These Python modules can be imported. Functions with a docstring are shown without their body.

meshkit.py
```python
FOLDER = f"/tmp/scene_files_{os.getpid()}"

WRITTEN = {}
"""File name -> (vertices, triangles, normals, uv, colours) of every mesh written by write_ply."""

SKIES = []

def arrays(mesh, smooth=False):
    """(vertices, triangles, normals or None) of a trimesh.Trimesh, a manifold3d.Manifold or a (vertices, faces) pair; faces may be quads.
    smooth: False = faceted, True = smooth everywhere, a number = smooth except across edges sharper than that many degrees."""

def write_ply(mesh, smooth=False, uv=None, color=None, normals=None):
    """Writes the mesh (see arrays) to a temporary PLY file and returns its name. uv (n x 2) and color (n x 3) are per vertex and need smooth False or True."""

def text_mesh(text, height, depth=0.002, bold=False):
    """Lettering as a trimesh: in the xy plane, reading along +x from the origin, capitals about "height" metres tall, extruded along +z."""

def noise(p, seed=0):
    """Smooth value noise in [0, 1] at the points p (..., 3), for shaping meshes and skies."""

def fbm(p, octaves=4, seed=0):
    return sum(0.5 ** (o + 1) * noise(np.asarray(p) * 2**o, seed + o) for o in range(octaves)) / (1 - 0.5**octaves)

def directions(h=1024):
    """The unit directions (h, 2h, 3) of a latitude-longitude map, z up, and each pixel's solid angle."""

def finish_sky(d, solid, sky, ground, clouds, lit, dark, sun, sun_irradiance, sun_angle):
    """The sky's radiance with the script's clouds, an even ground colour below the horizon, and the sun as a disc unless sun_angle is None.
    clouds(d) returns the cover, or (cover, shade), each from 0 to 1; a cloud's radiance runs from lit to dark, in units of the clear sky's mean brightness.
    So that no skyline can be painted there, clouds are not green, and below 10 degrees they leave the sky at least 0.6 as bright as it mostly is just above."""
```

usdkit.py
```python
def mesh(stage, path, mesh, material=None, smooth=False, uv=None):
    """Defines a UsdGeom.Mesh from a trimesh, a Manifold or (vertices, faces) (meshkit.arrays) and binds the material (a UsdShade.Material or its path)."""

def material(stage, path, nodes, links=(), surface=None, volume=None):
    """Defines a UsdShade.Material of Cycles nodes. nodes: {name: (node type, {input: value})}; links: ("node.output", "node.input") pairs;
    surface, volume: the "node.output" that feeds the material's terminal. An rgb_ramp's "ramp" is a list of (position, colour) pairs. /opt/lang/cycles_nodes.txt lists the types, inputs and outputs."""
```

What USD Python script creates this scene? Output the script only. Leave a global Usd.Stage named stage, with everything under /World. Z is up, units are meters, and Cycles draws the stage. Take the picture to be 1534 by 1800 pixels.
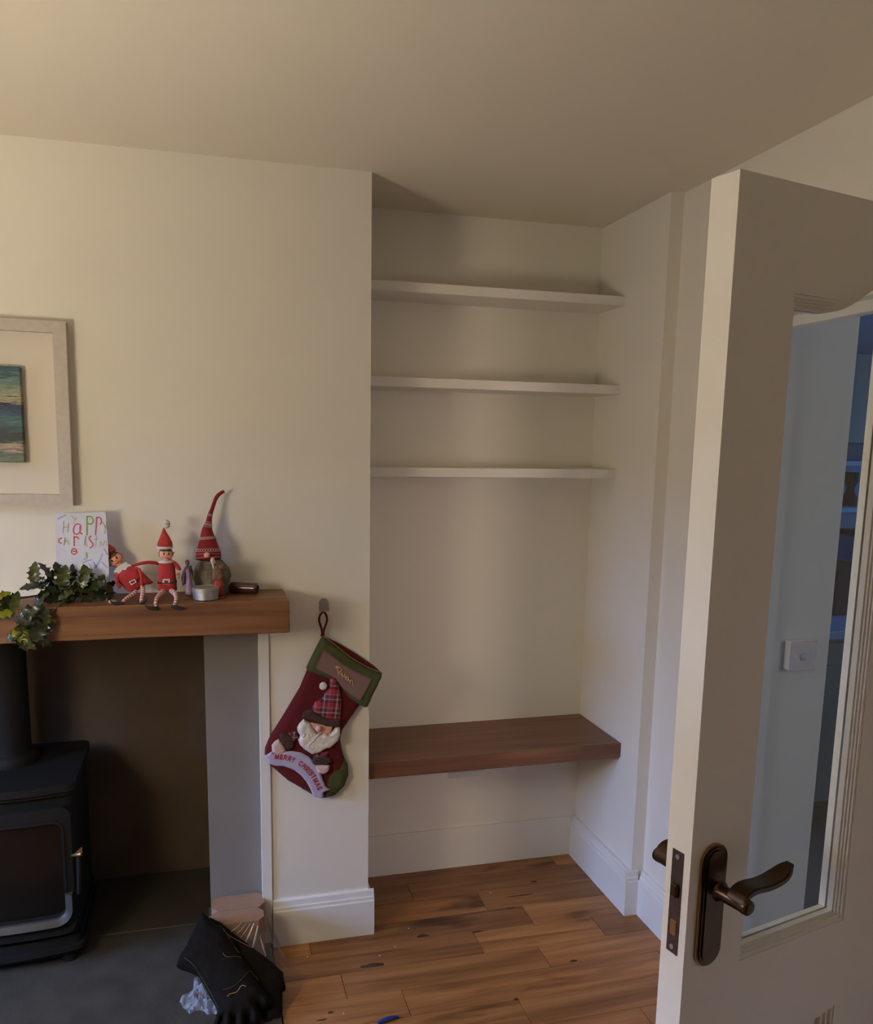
import math, numpy as np, trimesh, manifold3d, shapely, usdkit, meshkit
from shapely.geometry import Polygon, Point, LineString
from shapely.ops import unary_union
from scipy.spatial import Delaunay
from pxr import Usd, UsdGeom, UsdLux, UsdShade, Gf, Sdf

stage = Usd.Stage.CreateInMemory()
W_ = UsdGeom.Xform.Define(stage, '/World')
UsdGeom.SetStageUpAxis(stage, 'Z')
rng = np.random.default_rng(7)
TC = trimesh.creation

# ---------------------------------------------------------------- camera
CP = np.array([-0.5009, -2.5548, 1.6154]); YAW, PITCH, ROLL, FPX = 0.26205, -0.16184, 0.016286, 1474.23
PX, PY = 767 - 17.66, 900 + 125.6
fw = np.array([math.sin(YAW) * math.cos(PITCH), math.cos(YAW) * math.cos(PITCH), math.sin(PITCH)])
r0 = np.array([math.cos(YAW), -math.sin(YAW), 0]); u0 = np.cross(r0, fw)
RT = r0 * math.cos(ROLL) + u0 * math.sin(ROLL); UP = -r0 * math.sin(ROLL) + u0 * math.cos(ROLL)
cam = UsdGeom.Camera.Define(stage, '/World/camera')
m = Gf.Matrix4d(1)
for i, v in enumerate((RT, UP, -fw)): m.SetRow(i, Gf.Vec4d(*map(float, v), 0))
m.SetRow(3, Gf.Vec4d(*map(float, CP), 1))
cam.AddTransformOp().Set(m)
cam.CreateHorizontalApertureAttr(36.0); cam.CreateVerticalApertureAttr(36.0 * 1800 / 1534)
cam.CreateFocalLengthAttr(36.0 * FPX / 1534)
cam.CreateHorizontalApertureOffsetAttr((767 - PX) / 1534 * 36.0)
cam.CreateVerticalApertureOffsetAttr((PY - 900) / 1534 * 36.0)
cam.CreateExposureAttr(0.1)
cam.CreateClippingRangeAttr(Gf.Vec2f(0.02, 100))

# ---------------------------------------------------------------- light
LAMP_COL, SKY_COL = (1.0, 0.87, 0.65), (0.27, 0.46, 1.0)
BULB, SHADE, WINDOW, HALL = 36.0, 23.0, 36.0, 5.8
LX, LY, LZ = -1.58, -1.38, 1.48                      # bulb of the floor lamp
dome = UsdLux.DomeLight.Define(stage, '/World/sky'); dome.CreateColorAttr(Gf.Vec3f(.45, .62, 1)); dome.CreateIntensityAttr(0.35)
def rect_light(name, center, aim, w, h, col, power):
    l = UsdLux.RectLight.Define(stage, '/World/' + name)
    z = -np.array(aim, float); z /= np.linalg.norm(z); x = np.cross((0, 0, 1), z); x /= np.linalg.norm(x); y = np.cross(z, x)
    t = Gf.Matrix4d(1)
    for i, v in enumerate((x, y, z)): t.SetRow(i, Gf.Vec4d(*map(float, v), 0))
    t.SetRow(3, Gf.Vec4d(*map(float, center), 1)); l.AddTransformOp().Set(t)
    l.CreateWidthAttr(w); l.CreateHeightAttr(h); l.CreateColorAttr(Gf.Vec3f(*col)); l.CreateIntensityAttr(power)
rect_light('daylight', (-9.0, -2.0, 5.2), (1, .15, -.35), 7.0, 5.0, SKY_COL, WINDOW)
rect_light('hall_light', (2.2, -3.25, 1.5), (0, 1, -.1), .9, 1.4, (1.0, .74, .52), HALL)
rect_light('kitchen_daylight', (3.66, .25, 1.5), (-1, 0, -.1), .9, 1.0, (.20, .55, 1.0), 5.0)

# ---------------------------------------------------------------- helpers
def ray(px, py):
    return fw + RT * (px - PX) / FPX - UP * (py - PY) / FPX
def at(px, py, y):
    d = ray(px, py); return CP + d * (y - CP[1]) / d[1]
class Plane:
    """A real plane in the room (origin, outward normal) with metric 2D axes; px() brings picture points of things lying in it to its axes."""
    def __init__(s, o, n, up=(0, 0, 1)):
        s.o = np.array(o, float); s.n = np.array(n, float); s.n /= np.linalg.norm(s.n)
        s.u = np.cross(up, s.n); s.u /= np.linalg.norm(s.u); s.v = np.cross(s.n, s.u)
    def px(s, pts):
        out = []
        for p in pts:
            d = ray(*p); P = CP + d * ((s.o - CP) @ s.n) / (d @ s.n)
            out.append(((P - s.o) @ s.u, (P - s.o) @ s.v))
        return np.array(out)
    def xyz(s, q):
        q = np.asarray(q, float)
        return s.o + q[:, :1] * s.u + q[:, 1:2] * s.v + q[:, 2:3] * s.n
    def put(s, t):
        t = t.copy(); t.vertices = s.xyz(t.vertices); return t
def zm(pts, ox, oy, s): return [(ox + a / s, oy + b / s) for a, b in pts]
def wall(y): return Plane((0, y, 0), (0, -1, 0))
def cat(*ms):
    ms = [x for x in ms if x is not None]
    return trimesh.util.concatenate(ms) if len(ms) > 1 else ms[0]
def man(t): return manifold3d.Manifold(manifold3d.Mesh(np.asarray(t.vertices, np.float32), np.asarray(t.faces, np.uint32)))
def tri(M):
    q = M.to_mesh(); return trimesh.Trimesh(q.vert_properties[:, :3], q.tri_verts, process=False)
def hull(p): return trimesh.Trimesh(np.asarray(p, float)).convex_hull if False else trimesh.convex.convex_hull(np.asarray(p, float))
def box(x0, x1, y0, y1, z0, z1, c=0):
    if not c: return TC.box(bounds=[(x0, y0, z0), (x1, y1, z1)])
    lo, hi = np.array((x0, y0, z0)), np.array((x1, y1, z1)); P = []
    for k in range(8):
        s = np.array([(k >> i) & 1 for i in range(3)])
        for a in range(3):
            p = np.where(s, hi - c, lo + c).astype(float); p[a] = hi[a] if s[a] else lo[a]; P.append(p)
    return hull(P)
def smooth_path(pts, n=6):
    pts = np.array(pts, float)
    if len(pts) < 3: return pts
    from scipy.interpolate import CubicSpline
    t = np.concatenate([[0], np.cumsum(np.linalg.norm(np.diff(pts, axis=0), axis=1))])
    return CubicSpline(t, pts)(np.linspace(0, t[-1], (len(pts) - 1) * n + 1))
def tube(path, rad, n=10, uv=False, flat=1.0):
    path = np.array(path, float); k = len(path); rad = np.broadcast_to(rad, (k,)).astype(float) if np.ndim(rad) == 0 else np.interp(np.linspace(0, 1, k), np.linspace(0, 1, len(rad)), rad)
    T = np.gradient(path, axis=0); T /= np.linalg.norm(T, axis=1, keepdims=True)
    a = np.array((0, 0, 1.)) if abs(T[0][2]) < .9 else np.array((0, 1., 0)); A = np.cross(T[0], a); A /= np.linalg.norm(A); V, UV = [], []
    for i in range(k):
        A = A - T[i] * (A @ T[i]); A /= np.linalg.norm(A); B = np.cross(T[i], A)
        for j in range(n):
            q = 2 * math.pi * j / n
            V.append(path[i] + rad[i] * (math.cos(q) * A + flat * math.sin(q) * B)); UV.append((j / n, i / (k - 1)))
    F = []
    for i in range(k - 1):
        for j in range(n):
            a0, b0 = i * n + j, i * n + (j + 1) % n
            F += [(a0, b0, b0 + n), (a0, b0 + n, a0 + n)]
    V += [path[0] - T[0] * rad[0] * .3, path[-1] + T[-1] * rad[-1] * .3]; UV += [(.5, 0), (.5, 1)]
    for j in range(n):
        F += [(len(V) - 2, (j + 1) % n, j), (len(V) - 1, (k - 1) * n + j, (k - 1) * n + (j + 1) % n)]
    t = trimesh.Trimesh(V, F, process=False)
    return (t, np.array(UV)) if uv else t
def lathe(prof, n=32, loc=(0, 0, 0)):
    t = TC.revolve(np.array(prof, float), sections=n); t.apply_translation(loc); return t
def ell(c, r, sub=3, rot=None):
    t = TC.icosphere(subdivisions=sub); t.apply_scale(r)
    if rot is not None: t.apply_transform(trimesh.transformations.euler_matrix(*rot))
    t.apply_translation(c); return t
def extr(poly, d):
    ps = [poly] if poly.geom_type == 'Polygon' else list(poly.geoms)
    return cat(*[TC.extrude_polygon(p, d, engine='earcut') for p in ps if p.area > 1e-9])
def rough(t, amp, sc, seed=0):
    t = t.copy(); n = t.vertex_normals; t.vertices = t.vertices + n * ((meshkit.fbm(t.vertices * sc, 3, seed) - .5) * 2 * amp)[:, None]; return t
def puff(pts, T, R=None, res=.004, base=0., back=.25, amp=0, sc=60, edge=None):
    """A stuffed cloth shape: the outline pts (metres) swelling to height T at distance R from its edge."""
    poly = Polygon(pts).buffer(0)
    if poly.geom_type != 'Polygon': poly = max(poly.geoms, key=lambda g: g.area)
    R = R or T; b = poly.exterior; nb = max(12, int(b.length / res)); B = np.array([b.interpolate(i / nb, True).coords[0] for i in range(nb)])
    x0, y0, x1, y1 = poly.bounds; gx, gy = np.meshgrid(np.arange(x0, x1, res), np.arange(y0, y1, res * .87)); gx[1::2] += res / 2
    G = np.c_[gx.ravel(), gy.ravel()]; g = shapely.points(G); keep = shapely.contains(poly, g); d = shapely.distance(b, g); keep &= d > res * .45
    P = np.vstack([B, G[keep]]); D = np.r_[np.zeros(nb), d[keep]]
    F = Delaunay(P).simplices; cen = P[F].mean(1); F = F[shapely.contains(poly, shapely.points(cen))]
    a = np.cross(P[F[:, 1]] - P[F[:, 0]], P[F[:, 2]] - P[F[:, 0]]); F[a < 0] = F[a < 0][:, ::-1]
    h = np.sqrt(np.clip(1 - (1 - np.minimum(D / R, 1)) ** 2, 0, 1))
    ns = (meshkit.fbm(np.c_[P * sc, np.zeros(len(P))], 3, 3) - .5) * 2 * amp * np.minimum(D / R, 1)
    e = T * .12 if edge is None else edge
    top = np.c_[P, base + e + (T - e) * h + ns]; bot = np.c_[P, base - back * T * h]
    n = len(P); side = [(i, (i + 1) % nb) for i in range(nb)]; S = []
    for i, j in side: S += [(i + n, j + n, j), (i + n, j, i)]
    return trimesh.Trimesh(np.vstack([top, bot]), np.vstack([F, F[:, ::-1] + n, np.array(S)]), process=False)

# ---------------------------------------------------------------- prims
USED = {}
def path_for(parent, name):
    p = parent + '/' + name; k = USED.get(p, -1) + 1; USED[p] = k
    return p if k == 0 else f'{p}_{k:03d}'
def tag(prim, label, category, group=None, kind=None):
    for k, v in (('label', label), ('category', category), ('group', group), ('kind', kind)):
        if v: prim.SetCustomDataByKey(k, v)
    return prim
def thing(name, label, category, loc=(0, 0, 0), group=None, kind=None):
    x = UsdGeom.Xform.Define(stage, path_for('/World', name)); x.AddTranslateOp().Set(Gf.Vec3d(*map(float, loc)))
    p = x.GetPrim(); tag(p, label, category, group, kind); LOC[str(p.GetPath())] = np.array(loc, float); return p
LOC = {}
def obj(name, mesh, mt, parent=None, smooth=35, label=None, uv=None):
    pp = str(parent.GetPath()) if parent else '/World'
    p = path_for(pp, name)
    if hasattr(mesh, 'copy'): mesh = mesh.copy()
    o = np.zeros(3); q = pp
    while q not in ('/World', ''):
        o = o + LOC.get(q, 0); q = q.rsplit('/', 1)[0]
    if o.any(): mesh.vertices = mesh.vertices - o
    g = usdkit.mesh(stage, p, mesh, M[mt], smooth=True if uv is not None else smooth, uv=uv).GetPrim()
    if label: g.SetCustomDataByKey('label', label)
    return g
def struct(name, mesh, mt, label, category, smooth=35):
    return tag(obj(name, mesh, mt, None, smooth), label, category, None, 'structure')
def solo(name, mesh, mt, label, category, group=None, smooth=35, uv=None):
    return tag(obj(name, mesh, mt, None, smooth, uv=uv), label, category, group)

# ---------------------------------------------------------------- materials
M = {}
def mat(name, col, rough_=.5, var=.0, scale=8, bump=0, bscale=120, stretch=None, col2=None, **kw):
    n = {'p': ('principled_bsdf', dict(base_color=col, roughness=rough_, **kw)), 'g': ('geometry', {})}; l = []
    if col2 is not None or var:
        c2 = col2 or tuple(c * (1 - var) for c in col)
        n['m'] = ('mapping', dict(scale=stretch or (1, 1, 1))); n['n'] = ('noise_texture', dict(scale=scale, detail=4)); n['r'] = ('rgb_ramp', dict(ramp=[(.3, c2), (.7, col)]))
        l += [('g.position', 'm.vector'), ('m.vector', 'n.vector'), ('n.fac', 'r.fac'), ('r.color', 'p.base_color')]
    if bump:
        n['bn'] = ('noise_texture', dict(scale=bscale, detail=3)); n['b'] = ('bump', dict(strength=bump, distance=.002))
        l += [('g.position', 'bn.vector'), ('bn.fac', 'b.height'), ('b.normal', 'p.normal')]
    M[name] = usdkit.material(stage, '/World/Looks/' + name, n, l, surface='p.BSDF'); return M[name]
def wood(name, dark, mid, light, rough_=.45, axis=0, sc=1.0, knots=True, rand=.5, contrast=1.0):
    s = [16., 16., 16.]; s[axis] = 1.1; s2 = [9., 9., 9.]; s2[axis] = 3.
    n = {'g': ('geometry', {}), 'o': ('object_info', {}), 'sh': ('math', dict(math_type='multiply', value2=37.0)), 'cx': ('combine_xyz', {}),
         'ad': ('mix', dict(mix_type='add', fac=1.0)), 'm': ('mapping', dict(scale=tuple(v * sc for v in s))), 'n': ('noise_texture', dict(scale=1.6, detail=6, roughness=.62, distortion=.6)),
         'r': ('rgb_ramp', dict(ramp=[(.25, dark), (.5, mid), (.75, light)])),
         'm2': ('mapping', dict(scale=tuple(v * sc for v in s2))), 'v': ('noise_texture', dict(scale=1.0, detail=2, roughness=.5)),
         'kr': ('rgb_ramp', dict(ramp=[(.0, (0.12, .09, .07)), (.28, (.35, .28, .24)), (.38, (1, 1, 1)), (1, (1, 1, 1))])),
         'mul': ('mix', dict(mix_type='multiply', fac=1.0 if knots else 0.0)),
         'vr': ('map_range', dict(from_min=0., from_max=1., to_min=1 - rand * .5, to_max=1 + rand * .35)), 'hv': ('hsv', dict(hue=.5, saturation=1., fac=1.)),
         'b': ('bump', dict(strength=.25, distance=.0012)), 'p': ('principled_bsdf', dict(roughness=rough_))}
    l = [('o.random', 'sh.value1'), ('sh.value', 'cx.x'), ('sh.value', 'cx.y'), ('sh.value', 'cx.z'), ('g.position', 'ad.color1'), ('cx.vector', 'ad.color2'),
         ('ad.color', 'm.vector'), ('m.vector', 'n.vector'), ('n.fac', 'r.fac'), ('ad.color', 'm2.vector'), ('m2.vector', 'v.vector'), ('v.fac', 'kr.fac'),
         ('r.color', 'mul.color1'), ('kr.color', 'mul.color2'), ('mul.color', 'hv.color'), ('o.random', 'vr.value'), ('vr.result', 'hv.value'), ('hv.color', 'p.base_color'), ('n.fac', 'b.height'), ('b.normal', 'p.normal')]
    M[name] = usdkit.material(stage, '/World/Looks/' + name, n, l, surface='p.BSDF')
def uvbands(name, cols, reps, rough_=.85):
    """Stripes along a tube's length."""
    n = {'t': ('texture_coordinate', {}), 's': ('separate_xyz', {}), 'k': ('math', dict(math_type='multiply', value2=float(reps))), 'f': ('math', dict(math_type='fraction')),
         'r': ('rgb_ramp', dict(ramp=[(0, cols[0]), (.5, cols[1])], interpolate=False)), 'p': ('principled_bsdf', dict(roughness=rough_))}
    l = [('t.UV', 's.vector'), ('s.y', 'k.value1'), ('k.value', 'f.value1'), ('f.value', 'r.fac'), ('r.color', 'p.base_color')]
    M[name] = usdkit.material(stage, '/World/Looks/' + name, n, l, surface='p.BSDF')

mat('wall_paint', (.83, .79, .70), .75, bump=.06, bscale=220)
mat('wall_dark', (.10, .085, .07), .8)
mat('ceiling_paint', (.78, .73, .62), .85, bump=.06, bscale=200)
mat('white_gloss', (.82, .80, .75), .38)
mat('shelf_white', (.82, .79, .73), .5)
mat('door_paint', (.80, .77, .71), .4)
mat('hall_paint', (.27, .33, .40), .8)
mat('slip_grey', (.25, .225, .205), .8, var=.1, scale=5)
mat('recess', (.14, .095, .06), .85, var=.25, scale=6)
mat('slate', (.075, .068, .058), .5, var=.3, scale=14, bump=.25, bscale=90)
mat('slate_back', (.07, .06, .045), .55, var=.3, scale=12, bump=.2, bscale=90)
mat('iron', (.011, .0105, .010), .7, bump=.1, bscale=300, specular_ior_level=.3)
mat('stove_glass', (.010, .008, .007), .2, specular_ior_level=.3)
mat('iron_edge', (.050, .043, .037), .55)
mat('brass_dark', (.085, .05, .028), .3, metallic=.85, var=.3, scale=30)
mat('brass_edge', (.42, .27, .10), .3, metallic=.9)
mat('steel_dull', (.14, .10, .085), .38, metallic=.8, var=.35, scale=60)
mat('screw', (.55, .55, .5), .3, metallic=.9)
wood('plank', (.15, .055, .017), (.345, .145, .046), (.49, .235, .082), .42, rand=.6)
mat('knot', (.12, .05, .02), .5, var=.8, scale=55, stretch=(.5, 1.6, 1))
wood('beam', (.085, .030, .010), (.215, .090, .033), (.30, .145, .062), .55, rand=0, sc=.8)
wood('bench_wood', (.11, .043, .02), (.19, .082, .04), (.26, .125, .064), .4, knots=False, rand=0)
mat('subfloor', (.03, .015, .008), .9)
mat('tin_lid', (.52, .49, .44), .42, metallic=.7)
mat('tin', (.60, .60, .60), .38, metallic=.85)
mat('frame_wood', (.60, .54, .48), .6, var=.12, scale=6, stretch=(10, 1, 10), bump=.1)
mat('mount', (.74, .68, .58), .85)
mat('card', (.70, .72, .84), .7, var=.08, scale=18)
for k, c in dict(ink_olive=(.40, .42, .26), ink_pink=(.55, .12, .20), ink_green=(.28, .42, .06), ink_red=(.60, .12, .12), ink_grey=(.45, .44, .46), ink_blue=(.36, .44, .78), ink_tan=(.62, .55, .42)).items(): mat(k, c, .8)
mat('holly', (.068, .088, .014), .42, var=.55, scale=25, coat_weight=.3)
mat('holly_light', (.30, .33, .035), .35, var=.3, scale=30)
mat('holly_dark', (.022, .032, .014), .45, var=.4, scale=30, coat_weight=.3)
mat('twig', (.07, .04, .025), .8)
mat('felt_red', (.50, .035, .035), .95, var=.15, scale=60, bump=.2, bscale=600, sheen_weight=.2)
mat('knit_cream', (.50, .33, .33), .95)
mat('knit_red', (.24, .016, .024), .95, bump=.35, bscale=500)
mat('knit_dark', (.26, .02, .03), .95, bump=.3, bscale=500)
mat('skin', (.80, .40, .28), .55)
mat('hair', (.12, .06, .04), .7)
mat('white_felt', (.72, .68, .62), .9)
mat('pom', (.66, .62, .56), .95, bump=.5, bscale=500)
mat('black_felt', (.02, .02, .022), .8)
mat('buckle', (.75, .70, .62), .5)
mat('eye', (.02, .012, .01), .25)
mat('lip', (.45, .06, .06), .5)
mat('blush', (.68, .2, .15), .6)
mat('yellow', (.55, .28, .03), .6)
mat('beard_grey', (.25, .215, .17), .95, var=.5, scale=90, stretch=(1, 1, .25), bump=.9, bscale=260)
mat('lilac', (.36, .24, .32), .6, var=.3, scale=50)
mat('purple_dark', (.09, .055, .08), .6)
mat('robe_red', (.42, .06, .04), .6, var=.3, scale=60)
mat('robe_brown', (.22, .11, .055), .6, var=.3, scale=70)
mat('scarf', (.58, .46, .36), .7)
mat('base_wood', (.36, .19, .08), .6)
mat('pale_wood', (.55, .33, .19), .7, var=.2, scale=40)
mat('dark_roll', (.085, .028, .022), .22, var=.5, scale=40, coat_weight=.4)
mat('stock_red', (.125, .006, .007), .95, var=.2, scale=70, bump=.25, bscale=500)
mat('stock_green', (.085, .098, .03), .95, var=.25, scale=30, bump=.25, bscale=500)
mat('patch', (.25, .145, .12), .9, bump=.3, bscale=700)
mat('stitch', (.33, .20, .12), .9)
mat('gold_thread', (.70, .45, .17), .5)
mat('fur_brown', (.085, .04, .028), .98, var=.3, scale=90, bump=.6, bscale=500)
mat('beard_white', (.74, .67, .57), .8)
mat('mitt', (.66, .46, .40), .9)
mat('banner', (.50, .45, .62), .9, bump=.15, bscale=600)
mat('banner_red', (.38, .02, .05), .9)
mat('glove', (.0125, .010, .0075), .9, specular_ior_level=.12, var=.4, scale=40, bump=.5, bscale=200)
mat('glove_trim', (.06, .03, .02), .8)
mat('glove_yellow', (.45, .22, .04), .7)
mat('briquette', (.38, .22, .135), .85, var=.12, scale=50, bump=.3, bscale=300)
mat('briquette_side', (.42, .22, .11), .85, var=.3, scale=40, bump=.3, bscale=300)
mat('blue_plastic', (.01, .04, .22), .3)
mat('crumb', (.75, .70, .6), .8)
mat('lining_shadow', (.75, .74, .70), .5)
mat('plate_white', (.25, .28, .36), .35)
mat('pattress', (.62, .58, .54), .5)
mat('hall_floor', (.028, .028, .030), .5)
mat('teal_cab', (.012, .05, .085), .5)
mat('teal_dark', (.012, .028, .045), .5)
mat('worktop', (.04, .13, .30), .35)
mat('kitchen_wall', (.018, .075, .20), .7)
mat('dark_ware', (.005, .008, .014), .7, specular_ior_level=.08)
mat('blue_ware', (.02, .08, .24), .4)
mat('lamp_metal', (.1, .08, .06), .4, metallic=.8)
mat('grey_metal', (.40, .38, .35), .5, metallic=.3)
mat('patio', (.3, .3, .3), .9)
def closure(name, n, l, s): M[name] = usdkit.material(stage, '/World/Looks/' + name, n, l, surface=s)
closure('glass', {'t': ('transparent_bsdf', dict(color=(.93, .95, .95))), 'g': ('glossy_bsdf', dict(roughness=.02, color=(.9, .9, .9))), 'f': ('layer_weight', dict(blend=.5)), 'pw': ('math', dict(math_type='power', value2=5.0)), 'ml': ('math', dict(math_type='multiply_add', value2=.8, value3=.05)), 'm': ('mix_closure', {})},
        [('f.facing', 'pw.value1'), ('pw.value', 'ml.value1'), ('ml.value', 'm.fac'), ('t.BSDF', 'm.closure1'), ('g.BSDF', 'm.closure2')], 'm.closure')
def film(name, amount, col, r=.2):
    closure(name, {'t': ('transparent_bsdf', dict(color=(.95, .95, .97))), 'p': ('principled_bsdf', dict(base_color=col, roughness=r, specular_ior_level=.8)), 'm': ('mix_closure', dict(fac=amount))},
            [('t.BSDF', 'm.closure1'), ('p.BSDF', 'm.closure2')], 'm.closure')
film('film', .13, (.55, .52, .52), .12); film('film_fold', .62, (.72, .70, .70), .15); film('film_blue', .42, (.52, .54, .62), .15); film('clear_hook', .16, (.8, .76, .68))
closure('shade_glow', {'e': ('emission', dict(color=LAMP_COL, strength=SHADE))}, [], 'e.emission')
# seascape: bands of colour by height, broken up by stretched noise
ZB, ZT = 1.553, 1.808
cols = [(0, (.10, .14, .09)), (.07, (.14, .19, .14)), (.11, (.06, .11, .09)), (.14, (.42, .30, .24)), (.19, (.34, .28, .24)), (.21, (.02, .035, .03)), (.31, (.018, .035, .04)), (.36, (.03, .07, .09)), (.43, (.05, .14, .15)), (.50, (.02, .055, .12)),
        (.58, (.015, .04, .10)), (.63, (.008, .016, .05)), (.645, (.008, .016, .045)), (.655, (.34, .31, .21)), (.74, (.26, .28, .19)), (.83, (.14, .21, .18)), (.91, (.10, .17, .18)), (.94, (.02, .07, .10)), (1, (.025, .09, .13))]
closure('seascape', {'g': ('geometry', {}), 's': ('separate_xyz', {}), 'mp': ('mapping', dict(scale=(9, 9, 75))), 'n': ('noise_texture', dict(scale=1.3, detail=5, roughness=.7)),
        'a': ('math', dict(math_type='subtract', value2=.5)), 'b': ('math', dict(math_type='multiply', value2=.085)), 'c': ('math', dict(math_type='add')),
        'mr': ('map_range', dict(from_min=ZB, from_max=ZT, to_min=0., to_max=1., clamp=True)), 'r': ('rgb_ramp', dict(ramp=cols)), 'n2': ('noise_texture', dict(scale=3.1, detail=4, roughness=.7)), 'v2': ('rgb_ramp', dict(ramp=[(.3, (.35, .4, .5)), (.5, (1, 1, 1)), (.68, (1.7, 1.8, 1.3))])), 'mu': ('mix', dict(mix_type='multiply', fac=.85)), 'bm': ('bump', dict(strength=.5, distance=.003)), 'p': ('principled_bsdf', dict(roughness=.45))},
        [('g.position', 's.vector'), ('g.position', 'mp.vector'), ('mp.vector', 'n.vector'), ('n.fac', 'a.value1'), ('a.value', 'b.value1'), ('b.value', 'c.value1'), ('s.z', 'c.value2'), ('c.value', 'mr.value'), ('mr.result', 'r.fac'), ('mp.vector', 'n2.vector'), ('n2.fac', 'v2.fac'), ('r.color', 'mu.color1'), ('v2.color', 'mu.color2'), ('mu.color', 'p.base_color'), ('n.fac', 'bm.height'), ('bm.normal', 'p.normal')], 'p.BSDF')
# tartan: two crossing band sets in the hat's own slanted axes
def plaid():
    n = {'g': ('geometry', {}), 'mp': ('mapping', dict(rotation=(0, -.13, 0), scale=(1, 1, 1))), 's': ('separate_xyz', {}), 'p': ('principled_bsdf', dict(roughness=.9)), 'm1': ('mix', dict(mix_type='mix', fac=.5)), 'm2': ('mix', dict(mix_type='mix', fac=.5))}
    l = [('g.position', 'mp.vector'), ('mp.vector', 's.vector'), ('m1.color', 'p.base_color')]
    st = [(0, (.40, .03, .04)), (.34, (.02, .02, .025)), (.50, (.40, .03, .04)), (.58, (.55, .42, .36)), (.64, (.05, .05, .07)), (.90, (.50, .12, .14))]
    for k, ax, f in (('1', 'x', 25.0), ('2', 'z', 23.0)):
        n['k' + k] = ('math', dict(math_type='multiply', value2=f)); n['f' + k] = ('math', dict(math_type='fraction')); n['r' + k] = ('rgb_ramp', dict(ramp=st, interpolate=False)); n['ab' + k] = ('math', dict(math_type='add', value2=50.0))
        l += [('s.' + ax, 'k' + k + '.value1'), ('k' + k + '.value', 'ab' + k + '.value1'), ('ab' + k + '.value', 'f' + k + '.value1'), ('f' + k + '.value', 'r' + k + '.fac'), ('r' + k + '.color', 'm1.color' + k)]
    del n['m2']; closure('plaid', n, l, 'p.BSDF')
plaid()
uvbands('leg_stripes', ((.72, .62, .56), (.62, .16, .16)), 7)
# ---------------------------------------------------------------- the room
H, W, D, XR, YE = 2.4, .916, .36, .961, -.102
XL, YN = -3.6, -3.4
struct('ceiling', box(XL - .1, 3.7, YN - .1, 1.1, H, H + .1), 'ceiling_paint', 'cream painted ceiling over the whole room', 'ceiling')
fl = thing('floor', 'brown knotty wood plank floor', 'floor', kind='structure')
obj('subfloor', box(XL - .1, 1.07, YN - .1, .7, -.06, -.016), 'subfloor', fl)
rows = {.36: (-2.3, .81, .93), .275: (.2, 1.1), .155: (-.3, .438, .98), .035: (-.2, .566, 1.1), -.085: (-.33, .345, .775, 1.1), -.205: (-.7, -.125, .525, 1.1), -.325: (-.5, .04, .9), -.445: (-.2, .366, 1.0), -.565: (-.4, .15, .7)}
ys = sorted(rows, reverse=True); y = ys[-1] - .12
while y > YN: ys.append(round(y, 4)); y -= .12
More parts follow.
